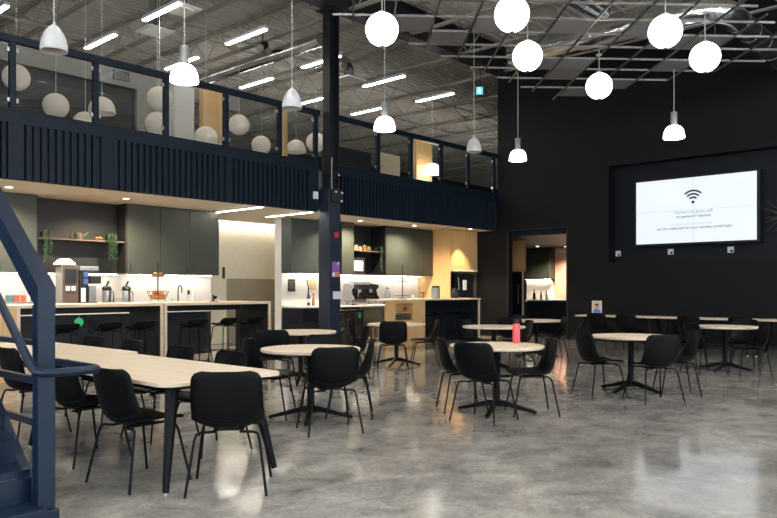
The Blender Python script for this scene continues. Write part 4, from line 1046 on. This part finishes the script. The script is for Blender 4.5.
def airpot(y, label):
    t = thing('airpot', label, 'flask', (-13.35, y, Z), 0, 'steel airpots')
    c = (-13.35, y, Z)
    MB().lathe([(0, .001), (.08, .001), (.083, .012), (.083, .39), (.075, .4), (0, .4)], c, 28).build('body', 'stainless', t, smooth=True)
    MB().lathe([(0, .4005), (.085, .4005), (.087, .45), (.06, .485), (0, .49)], c, 24).build('lid', 'matte_black', t, smooth=True)
    MB().tube([(-13.32, y-.02, Z+.47), (-13.28, y-.10, Z+.45)], .018, 8).build('spout', 'matte_black', t)
    MB().tube([(-13.36, y-.01, Z+.47), (-13.37, y+.05, Z+.58)], .02, 8).build('pump_handle', 'matte_black', t)
    MB().tube([(-13.29, y+.07, Z+.06), (-13.26, y+.09, Z+.08), (-13.26, y+.09, Z+.36), (-13.29, y+.07, Z+.39)], .009, 6).build('grip', 'matte_black', t)
airpot(6.66, 'steel airpot with black pump lid, left one next to the drinks machine'); airpot(7.06, 'steel airpot with black pump lid, right one nearest the fruit stand')
t = thing('wire_rack', 'small wire rack between the two airpots', 'rack', (-13.3, 6.86, Z))
wr = MB()
for y in (6.78, 6.86, 6.94): wr.tube([(-13.36, y, Z+.005), (-13.36, y, Z+.24), (-13.26, y, Z+.24), (-13.26, y, Z+.005)], .005, 5)
wr.tube([(-13.26, 6.78, Z+.15), (-13.26, 6.94, Z+.15)], .005, 5).tube([(-13.26, 6.78, Z+.24), (-13.26, 6.94, Z+.24)], .005, 5)
wr.build('frame', 'galvanised', t)
t = thing('tea_rack', 'clear rack of colourful tea boxes behind the stair post', 'rack', (-13.4, 5.1, Z))
MB().box(-13.5, -13.2, 4.83, 5.35, Z, Z+.2).build('base_shelf', 'galvanised', t)
for i in range(2): MB().box(-13.5, -13.2, 4.83, 5.35, Z+.2+.17*i, Z+.21+.17*i).build('shelf', 'acrylic', t)
for i in range(7): MB().box(-13.4, -13.21, 4.845+.071*i, 4.905+.071*i, Z+.2105, Z+.32).build('tea_box', ['tea_box_teal', 'tea_box_red', 'terracotta', 'tea_box_red', 'paper', 'tea_box_teal', 'navy_cabinet'][i], t)
# sink taps and bottles
t = thing('tap', 'slim arched sink tap on the back worktop', 'tap', (-13.6, 8.36, Z))
MB().tube([(-13.6, 8.36, Z), (-13.6, 8.36, 1.36)]+[(-13.6+.07-.07*math.cos(math.radians(a)), 8.36, 1.36+.07*math.sin(math.radians(a))) for a in range(20, 181, 20)]+[(-13.46, 8.36, 1.28)], .012, 10).build('spout', 'matte_black', t, smooth=True)
MB().lathe([(0, 0), (.03, 0), (.03, .03), (0, .03)], (-13.6, 8.36, Z), 14).build('base', 'stainless', t, smooth=True); MB().tube([(-13.6, 8.38, Z+.1), (-13.6, 8.44, Z+.14)], .008, 6).build('lever', 'stainless', t)
t = thing('filter_tap', 'small pull-down tap right of the arched sink tap', 'tap', (-13.55, 8.42, Z))
MB().tube([(-13.5, 8.40+.12, Z), (-13.5, 8.52, 1.25), (-13.5, 8.53, 1.32)], .010, 8).build('stem', 'stainless', t, smooth=True); MB().lathe([(0, 0), (.022, .0), (.026, .06), (.012, .10), (0, .10)], (-13.47, 8.53, 1.24), 12).build('head', 'matte_black', t, smooth=True)
t = thing('soap_bottle', 'small dark soap bottle left of the sink tap', 'bottle', (-13.45, 8.12, Z))
MB().lathe([(0, 0.001), (.035, .001), (.035, .14), (.012, .17), (0, .17)], (-13.45, 8.12, Z), 14).build('body', 'brown_panel', t, smooth=True); MB().tube([(-13.45, 8.12, Z+.17), (-13.45, 8.12, Z+.215), (-13.40, 8.12, Z+.215)], .006, 6).build('pump', 'matte_black', t)
t = thing('lidded_jar', 'white ridged jar at the right end of the splashback', 'jar', (-11.9, 8.0, 1.121))
xj, yj = -11.75, 7.55
t.location = (xj, yj, 1.121); FR[t.name] = Matrix.Translation((xj, yj, 1.121))
MB().lathe([(0, 1.122), (.045, 1.122), (.05, 1.14), (.043, 1.16), (.05, 1.18), (.043, 1.20), (.05, 1.22), (.04, 1.25), (0, 1.25)], (xj, yj, 0), 20).build('body', 'white_plastic', t, smooth=True)
MB().lathe([(0, 1.2505), (.035, 1.2505), (.03, 1.28), (.012, 1.30), (0, 1.30)], (xj, yj, 0), 16).build('lid', 'white_plastic', t, smooth=True)
t = thing('card_reader', 'small black tablet stand with a white cup, at the right end of the bar table', 'tablet', (-11.7, 8.0, 1.121))
MB().box(-11.75, -11.65, 7.90, 8.02, 1.121, 1.13).build('base', 'matte_black', t); MB().box(-11.70, -11.68, 7.92, 7.95, 1.13, 1.25).build('stand', 'matte_black', t); MB().box(-11.72, -11.70, 7.94, 8.03, 1.17, 1.23).build('display', 'gloss_black', t)
MB().lathe([(0, 1.131), (.025, 1.131), (.03, 1.19), (0, 1.19)], (-11.62, 8.0, 0), 12).build('cup', 'white_plastic', t, smooth=True)
# two tier fruit stand on the bar table
fx, fy, fz = -11.62, 6.74, 1.121
t = thing('fruit_stand', 'black two-tier wire fruit stand on the bar table', 'stand', (fx, fy, fz))
def basket(c, r0, r1, z0, z1, nm):
    b = MB()
    for r, z in ((r0, z0), ((r0+r1)/2, (z0+z1)/2), (r1, z1)): b.tube([(c[0]+r*math.cos(2*PI*i/20), c[1]+r*math.sin(2*PI*i/20), z) for i in range(21)], .0035, 5, cap=False)
    for i in range(14):
        a = 2*PI*i/14; b.tube([(c[0]+r0*.2*math.cos(a), c[1]+r0*.2*math.sin(a), z0), (c[0]+r0*math.cos(a), c[1]+r0*math.sin(a), z0), (c[0]+r1*math.cos(a), c[1]+r1*math.sin(a), z1)], .003, 4)
    b.build(nm, 'matte_black', t)
basket((fx, fy), .13, .185, fz+.055, fz+.20, 'lower_basket'); basket((fx, fy), .10, .13, fz+.46, fz+.51, 'upper_basket')
MB().tube([(fx, fy, fz+.05), (fx, fy, fz+.70)], .011, 8).build('pole', 'matte_black', t)
for i in range(3):
    a = 2*PI*i/3+.5; MB().tube([(fx+.12*math.cos(a), fy+.12*math.sin(a), fz+.06), (fx+.16*math.cos(a), fy+.16*math.sin(a), fz+.002)], .005, 5).build('foot', 'galvanised', t)
fl = [('orange', 'orange_peel', 'orange fruit'), ('apple', 'apple_red', 'red apple')]
spots = [(.10*math.cos(2*PI*i/8), .10*math.sin(2*PI*i/8), .103) for i in range(8)]+[(.065*math.cos(2*PI*i/5+.4), .065*math.sin(2*PI*i/5+.4), .17) for i in range(5)]
for i, (dx, dy, dz) in enumerate(spots):
    nm, mm, d_ = fl[1 if i in (2, 5, 9, 12) else 0]
    pos = ['lower ring', 'top of the pile'][i >= 8]
    o = thing(nm, d_+' in the lower basket of the fruit stand, '+pos, nm, (fx+dx, fy+dy, fz+dz-.036), 0, d_+'s, '+pos+' of the fruit basket')
    MB().ball((fx+dx, fy+dy, fz+dz), .036, 14).build('flesh', mm, o, smooth=2)
    MB().lathe([(0, .034), (.004, .034), (.003, .044), (0, .044)], (fx+dx, fy+dy, fz+dz), 6).build('stem', 'brown_panel', o)
for i in range(4):
    a = 2*PI*i/4+.4; c = (fx+.06*math.cos(a), fy+.06*math.sin(a), fz+.497)
    o = thing('bread_roll', 'golden bread roll in the upper basket of the fruit stand', 'bread', (c[0], c[1], fz+.463), 0, 'bread rolls in the upper basket')
    MB().ball(c, .047, 14, .72).build('crust', 'bread_crust', o, smooth=2)
# splashback by the corridor
t = thing('framed_sign', 'small black framed picture on the white splashback by the corridor', 'picture', (-13.55, 11.42, 1.38))
MB().box(-13.555, -13.535, 11.32, 11.54, 1.30, 1.60).build('frame', 'matte_black', t); MB().box(-13.5349, -13.533, 11.35, 11.51, 1.34, 1.56).build('picture', 'brown_panel', t)
t = thing('wooden_sign', 'small wooden framed picture near the steel column on the splashback', 'picture', (-13.55, 12.12, 1.38))
MB().box(-13.555, -13.535, 12.02, 12.22, 1.34, 1.60).build('frame', 'oak_panel', t); MB().box(-13.5349, -13.533, 12.05, 12.19, 1.38, 1.57).build('picture', 'maple_panel', t)
Zr = .951
t = thing('wine_bottle', 'dark wine bottle with a slanting pourer on the white worktop by the corridor', 'bottle', (-13.3, 11.76, Zr))
MB().lathe([(0, .001), (.042, .001), (.043, .22), (.018, .30), (.016, .44), (0, .44)], (-13.3, 11.76, Zr), 18).build('glass_body', 'gloss_black', t, smooth=True)
MB().lathe([(.0435, .08), (.0438, .08), (.0438, .17), (.0435, .17)], (-13.3, 11.76, Zr), 18).build('label', 'paper', t); MB().tube([(-13.3, 11.76, Zr+.44), (-13.3, 11.73, Zr+.56), (-13.29, 11.70, Zr+.64)], .013, 8).build('pourer', 'matte_black', t)
t = thing('syrup_bottle', 'amber syrup bottle right of the dark wine bottle', 'bottle', (-13.3, 11.9, Zr))
MB().lathe([(0, .001), (.04, .001), (.04, .16), (.015, .21), (.015, .26), (0, .26)], (-13.28, 11.9, Zr), 16).build('glass_body', 'amber_glass', t, smooth=True); MB().lathe([(0, .2605), (.018, .2605), (.018, .30), (0, .30)], (-13.28, 11.9, Zr), 12).build('cap', 'matte_black', t)
# espresso machine
t = thing('espresso_machine', 'dark two-group espresso machine on the white worktop right of the column', 'coffee machine', (-13.15, 13.55, Zr))
MB().prism([(0, .10), (.36, .10), (.36, .20), (.30, .24), (.26, .40), (.34, .44), (.34, .52), (.05, .56), (0, .5)], -.02, .02, Matrix.Translation((-13.42, 13.10, Zr)) @ Matrix.Rotation(PI/2, 4, 'X')).build('side_panel', 'stainless', t, bevel=.006)
MB().prism([(0, .10), (.36, .10), (.36, .20), (.30, .24), (.26, .40), (.34, .44), (.34, .52), (.05, .56), (0, .5)], -.02, .02, Matrix.Translation((-13.42, 14.02, Zr)) @ Matrix.Rotation(PI/2, 4, 'X')).build('side_panel', 'gloss_black', t, bevel=.006)
MB().box(-13.42, -13.17, 13.13, 13.99, Zr+.10, Zr+.53).build('body', 'gloss_black', t, bevel=.01)
MB().box(-13.169, -13.06, 13.14, 13.98, Zr+.40, Zr+.53).build('group_housing', 'gloss_black', t, bevel=.01)
MB().box(-13.169, -13.04, 13.14, 13.98, Zr+.09, Zr+.15).build('drip_tray', 'stainless', t)
for y in (13.35, 13.75):
    gh = MB().lathe([(0, Zr+.32), (.04, Zr+.32), (.045, Zr+.399), (0, Zr+.399)], (-13.10, y, 0), 16).build('group_head', 'stainless', t, smooth=True)
    MB().tube([(-13.07, y, Zr+.34), (-12.95, y, Zr+.32)], .014, 8).build('portafilter', 'matte_black', gh)
MB().tube([(-13.05, 13.2, Zr+.42), (-13.0, 13.2, Zr+.36), (-13.0, 13.18, Zr+.2)], .007, 6).build('steam_wand', 'stainless', t)
for x in (-13.38, -13.1):
    for y in (13.17, 13.95): MB().lathe([(0, .001), (.022, .001), (.022, .10), (0, .10)], (x, y, Zr), 10).build('foot', 'stainless', t)
cups = MB(); 
for i in range(7): cups.lathe([(0, .535), (.035, .535), (.04, .59), (.036, .59), (.03, .545), (0, .545)], (-13.3, 13.2+.115*i, Zr), 12)
cups.build('cup_rail', 'stainless', t, smooth=True)
t = thing('coffee_tamper', 'small black tamper stand left of the espresso machine', 'tool', (-12.95, 12.95, Zr))
MB().lathe([(0, .001), (.04, .001), (.04, .03), (.015, .05), (.02, .12), (0, .13)], (-12.95, 12.95, Zr), 14).build('body', 'matte_black', t, smooth=True); MB().lathe([(0, .0), (.05, .0), (.05, .0008), (0, .0008)], (-12.95, 12.95, Zr), 14).build('mat', 'matte_black', t)
t = thing('knock_box', 'small black knock box right of the espresso machine', 'box', (-13.0, 14.25, Zr))
MB().box(-13.06, -12.94, 14.19, 14.31, Zr, Zr+.11).build('box_body', 'matte_black', t, bevel=.01); MB().tube([(-13.0, 14.19, Zr+.1), (-13.0, 14.31, Zr+.1)], .012, 8).build('knock_bar', 'stainless', t)
# under the white worktop
t = thing('glass_door_fridge', 'small glass-fronted fridge with pale bottles, under the espresso worktop', 'fridge', (-13., 13.5, 0))
MB().box(-13.5, -12.84, 13.06, 13.92, .002, .905).build('body', 'matte_black', t); MB().box(-12.839, -12.82, 13.08, 13.90, .06, .89).build('khaki_back_panel', 'khaki_paint', t)  # plain khaki panel behind the bottles
fr = MB().box(-12.80, -12.77, 13.06, 13.12, .04, .90).box(-12.80, -12.77, 13.86, 13.92, .04, .90).box(-12.80, -12.77, 13.12, 13.86, .04, .1).box(-12.80, -12.77, 13.12, 13.86, .85, .90).build('door_frame', 'stainless', t)
MB().box(-12.79, -12.785, 13.12, 13.86, .1, .85).build('door_glass', 'clear_glass', fr)
for i, y in enumerate((13.2, 13.3, 13.4, 13.52, 13.63, 13.74)):
    MB().lathe([(0, .10), (.011, .10), (.011, .30+.06*(i % 2)), (.006, .36), (0, .36)], (-12.805, y, 0), 8).build('bottle', 'paper' if i % 2 else 'amber_glass', t)
def bin_(y, label, st_):
    t = thing('waste_bin', label, 'bin', (-12.42, y, 0), 0, 'black bins under the espresso worktop')
    MB().box(-12.60, -12.30, y-.16, y+.16, .002, .80).build('body', 'matte_black', t, bevel=.02); MB().box(-12.61, -12.29, y-.17, y+.17, .801, .86).build('lid', 'gloss_black', t, bevel=.015)
    if st_: MB().box(-12.2995, -12.296, y-.05, y+.05, .66, .79).build('sticker', 'sticker_green', t)
bin_(12.52, 'black waste bin with a green sticker, left of the small glass fridge', True); bin_(12.14, 'plain black waste bin next to the steel column', False)
def leafy(label, x, y, z, h, n, m='leaf', pot=.10):
    t = thing('potted_plant', label, 'plant', (x, y, z))
    MB().lathe([(0, .002), (pot*.8, .002), (pot, pot*2), (pot*.9, pot*2), (pot*.85, pot*1.9), (0, pot*1.9)], (x, y, z), 18).build('pot', 'matte_black', t, smooth=True)
    b = MB()
    for i in range(n):
        a = 2*PI*i/n+random.uniform(-.2, .2); el = random.uniform(.5, 1.3); L = h*random.uniform(.7, 1); s = Vector((math.cos(a)*math.cos(el), math.sin(a)*math.cos(el), math.sin(el)))
        w_ = Vector((-math.sin(a), math.cos(a), 0))*L*.13; c = Vector((x, y, z+pot*1.9)); q = c+s*L*.55; e = c+s*L+Vector((0, 0, -L*.25))
        b.quad(c-w_*.3, c+w_*.3, q+w_, q-w_); b.quad(q-w_, q+w_, e+w_*.1, e-w_*.1)
    b.build('leaves', m, t)
leafy('dark leafy pot plant on the floor at the foot of the column', -11.95, 11.4, 0, .55, 14, 'leaf', .16)
# island things
Zi = 1.121
t = thing('ring_stand', 'black pole stand with two wire rings on the oak island', 'stand', (-11.6, 13.30, Zi))
MB().tube([(-11.6, 13.30, Zi+.005), (-11.6, 13.30, 1.96)], .011, 8).build('pole', 'matte_black', t)
for z, r in ((1.20, .17), (1.55, .12)):
    b = MB(); b.tube([(-11.6+r*math.cos(2*PI*i/20), 13.30+r*math.sin(2*PI*i/20), z) for i in range(21)], .006, 5, cap=False)
    for i in range(3): b.tube([(-11.6, 13.30, z), (-11.6+r*math.cos(2*PI*i/3), 13.30+r*math.sin(2*PI*i/3), z)], .004, 4)
    b.build('ring', 'matte_black', t)
MB().lathe([(0, 0), (.12, 0), (.12, .012), (0, .012)], (-11.6, 13.30, Zi), 20).build('base', 'matte_black', t)
t = thing('glass_carafe', 'clear glass carafe left of the ring stand on the island', 'carafe', (-11.6, 12.85, Zi))
MB().lathe([(0, .001), (.06, .001), (.065, .12), (.035, .2), (.045, .25), (.04, .25), (.03, .2), (.058, .12), (.055, .01), (0, .01)], (-11.6, 12.75, Zi), 20).build('glass_body', 'acrylic', t, smooth=True); MB().lathe([(0, .251), (.044, .251), (.03, .27), (0, .275)], (-11.6, 12.75, Zi), 12).build('stopper', 'matte_black', t)
t = thing('white_candle', 'short white candle right of the ring stand on the island', 'candle', (-11.6, 13.72, Zi))
MB().lathe([(0, .001), (.045, .001), (.045, .09), (0, .09)], (-11.6, 13.72, Zi), 18).build('wax', 'white_plastic', t, smooth=True); MB().tube([(-11.6, 13.72, Zi+.09), (-11.6, 13.72, Zi+.105)], .003, 4).build('wick', 'matte_black', t)
t = thing('beer_tap', 'small copper coloured tap on the oak island', 'tap', (-11.6, 14.1, Zi))
MB().tube([(-11.6, 14.1, Zi), (-11.6, 14.1, Zi+.16)], .02, 10).build('column', 'terracotta', t); MB().tube([(-11.6, 13.99, Zi+.15), (-11.6, 14.16, Zi+.165)], .018, 8).build('spout', 'terracotta', t)
t = thing('storage_canister', 'blue-grey glass canister with a dark lid, before the oak side panel', 'jar', (-11.6, 14.6, Zi))
MB().lathe([(0, .001), (.11, .001), (.115, .02), (.115, .26), (.10, .27), (0, .27)], (-11.6, 14.6, Zi), 24).build('glass_body', 'jar_glass', t, smooth=True); MB().lathe([(0, .271), (.10, .271), (.10, .32), (0, .325)], (-11.6, 14.6, Zi), 20).build('lid', 'matte_black', t, smooth=True)
t = thing('dark_jug', 'dark rounded jug on the island in front of the fridge', 'jug', (-11.6, 15.45, Zi))
MB().lathe([(0, .001), (.08, .001), (.12, .06), (.12, .16), (.08, .24), (.06, .26), (0, .26)], (-11.6, 15.45, Zi), 22).build('body', 'navy_cabinet', t, smooth=True); MB().tube([(-11.6, 15.56, Zi+.08), (-11.6, 15.64, Zi+.12), (-11.6, 15.62, Zi+.2), (-11.6, 15.53, Zi+.22)], .012, 8).build('handle', 'navy_cabinet', t, smooth=True)
t = thing('small_plant', 'small green plant in the island niche', 'plant', (-11.22, 12.95, .816))
MB().lathe([(0, .001), (.04, .001), (.05, .06), (.04, .06), (0, .05)], (-11.22, 12.95, .815), 12).build('pot', 'terracotta', t, smooth=True)
b = MB()
for i in range(26):
    a = random.uniform(0, 2*PI); e = random.uniform(-.1, 1.2); L = random.uniform(.07, .12); s = Vector((math.cos(a)*math.cos(e)*.8, math.sin(a)*math.cos(e), math.sin(e)*.7)); c = Vector((-11.22, 12.95, .87)); w_ = Vector((-math.sin(a), math.cos(a), 0))*.022
    b.quad(c, c+s*L*.6+w_, c+s*L, c+s*L*.6-w_)
b.build('leaves', 'leaf', t)
t = thing('wooden_crate', 'wooden crate in the lower part of the island niche', 'crate', (-11.24, 12.8, .631))
c = MB().box(-11.33, -11.14, 12.52, 13.08, .632, .645)
for z in (.65, .71): c.box(-11.155, -11.14, 12.52, 13.08, z, z+.045).box(-11.335, -11.32, 12.52, 13.08, z, z+.045)
c.build('slats', 'brown_panel', t); MB().box(-11.31, -11.17, 12.58, 13.02, .646, .70).build('contents', 'crate_green', t)
# small marks on and near the bar
t = thing('round_sticker_sign', 'round green sign hung on the dark cabinets behind the long bar table', 'sign', (-13.09, 5.9, .72))
MB().lathe([(0, 0), (.085, 0), (.085, .008), (0, .008)], n=24, M=Matrix.Translation((-13.055, 5.98, .75)) @ Matrix.Rotation(PI/2, 4, 'Y')).build('disc', 'sticker_green', t)
MB().tube([(-13.05, 5.98, .83), (-13.05, 5.98, .885)], .004, 5).build('hook', 'galvanised', t)
t = thing('storage_box', 'small red box with white ends on the floor beyond the round table', 'box', (-8.55, 6.1, 0))
MB().box(-8.63, -8.47, 6.03, 6.23, .002, .30).build('body', 'alarm_red', t, bevel=.01); MB().box(-8.63, -8.47, 5.98, 6.029, .002, .30).build('end_cap', 'paper', t); MB().box(-8.63, -8.47, 6.231, 6.28, .002, .30).build('end_cap', 'paper', t)
# things on the side room counter
for i, (x, h, m) in enumerate(((-12.4, .30, 'gloss_black'), (-12.15, .22, 'galvanised'), (-11.95, .26, 'white_plastic'))):
    t = thing('counter_bottle', ['dark bottle, leftmost on the side room counter', 'grey bottle, second on the side room counter', 'white bottle on the side room counter'][i], 'bottle', (x, 20.8, 1.021), 0, 'bottles on the side room counter')
    MB().lathe([(0, .001), (.045, .001), (.045, h*.6), (.018, h*.8), (.018, h), (0, h)], (x, 20.8, 1.02), 14).build('body', m, t, smooth=True); MB().lathe([(0, h+.0005), (.022, h+.0005), (.022, h+.03), (0, h+.03)], (x, 20.8, 1.02), 10).build('cap', 'matte_black', t)
t = thing('paper_cup', 'tall white paper cup at the right of the side room counter', 'cup', (-10.7, 20.8, 1.021))
MB().lathe([(0, .001), (.035, .001), (.048, .14), (.046, .14), (.033, .01), (0, .01)], (-10.75, 20.8, 1.02), 16).build('body', 'white_plastic', t, smooth=True); MB().lathe([(0, .1405), (.05, .1405), (.045, .16), (0, .16)], (-10.75, 20.8, 1.02), 16).build('lid', 'white_plastic', t, smooth=True)

# ------------------------------------------------------------------ light and camera
def area(name, loc, rot, sx, sy, e, c):
    l = bpy.data.lights.new(name, 'AREA'); l.shape = 'RECTANGLE'; l.size = sx; l.size_y = sy; l.energy = e; l.color = c
    o = bpy.data.objects.new(name, l); COL.objects.link(o); o.location = loc; o.rotation_euler = rot; return o
SKY = (.80, .90, 1.0)
for p, q in BACK: area('daylight_back', ((p+q)/2, -6.45, 2.85), (PI/2, 0, 0), q-p, 4.7, E_BACK, SKY)
for p, q in RIGHT: area('daylight_right', (9.45, (p+q)/2, 2.85), (PI/2, 0, PI/2), q-p, 4.7, E_RIGHT, SKY)
def spot(name, loc, e, c, ang=100, blend=.6, rad=.04):
    l = bpy.data.lights.new(name, 'SPOT'); l.energy = e; l.color = c; l.spot_size = math.radians(ang); l.spot_blend = blend; l.shadow_soft_size = rad
    o = bpy.data.objects.new(name, l); COL.objects.link(o); o.location = loc; return o
WARM = (1, .80, .56)
for x_, y_ in ((-12.7, 4.65), (-12.7, 6.71), (-12.5, 12.74), (-12.4, 14.7)): spot('downlight_beam', (x_, y_, 3.03), 520, WARM, 155, .8)
spot('downlight_beam', (-11.98, 16.64, 3.03), 230, (1, .80, .50), 80, .5)
for x_, y_ in ((-13.1, 22.2), (-12.5, 22.9)): spot('downlight_beam', (x_, y_, 2.84), 380, WARM, 140)
w = bpy.data.worlds.new('sky'); scene.world = w; w.use_nodes = True
nt = w.node_tree; bg = nt.nodes['Background']
sk = nt.nodes.new('ShaderNodeTexSky'); sk.sky_type = 'HOSEK_WILKIE'; sk.turbidity = 4; sk.sun_direction = (.3, -.4, .7)
nt.links.new(sk.outputs['Color'], bg.inputs['Color']); bg.inputs['Strength'].default_value = .6
cam = bpy.data.cameras.new('camera'); cam.sensor_fit = 'HORIZONTAL'; cam.sensor_width = 36; cam.lens = 36*723/777; cam.shift_y = 30/777; cam.clip_end = 200; cam.clip_start = .05
co = bpy.data.objects.new('camera', cam); COL.objects.link(co); co.location = (0, 0, 1.36); co.rotation_euler = (PI/2, 0, math.radians(42.2))
scene.camera = co
vs = scene.view_settings; vs.view_transform = 'Standard'; vs.look = 'None'; vs.exposure = EXPO; vs.gamma = 1; vs.use_curve_mapping = False
cy = scene.cycles; cy.use_denoising = True; cy.max_bounces = 8; cy.diffuse_bounces = 4; cy.glossy_bounces = 4; cy.transparent_max_bounces = 12; cy.caustics_reflective = False; cy.caustics_refractive = False
cy.sample_clamp_indirect = 6.
bpy.context.view_layer.update()
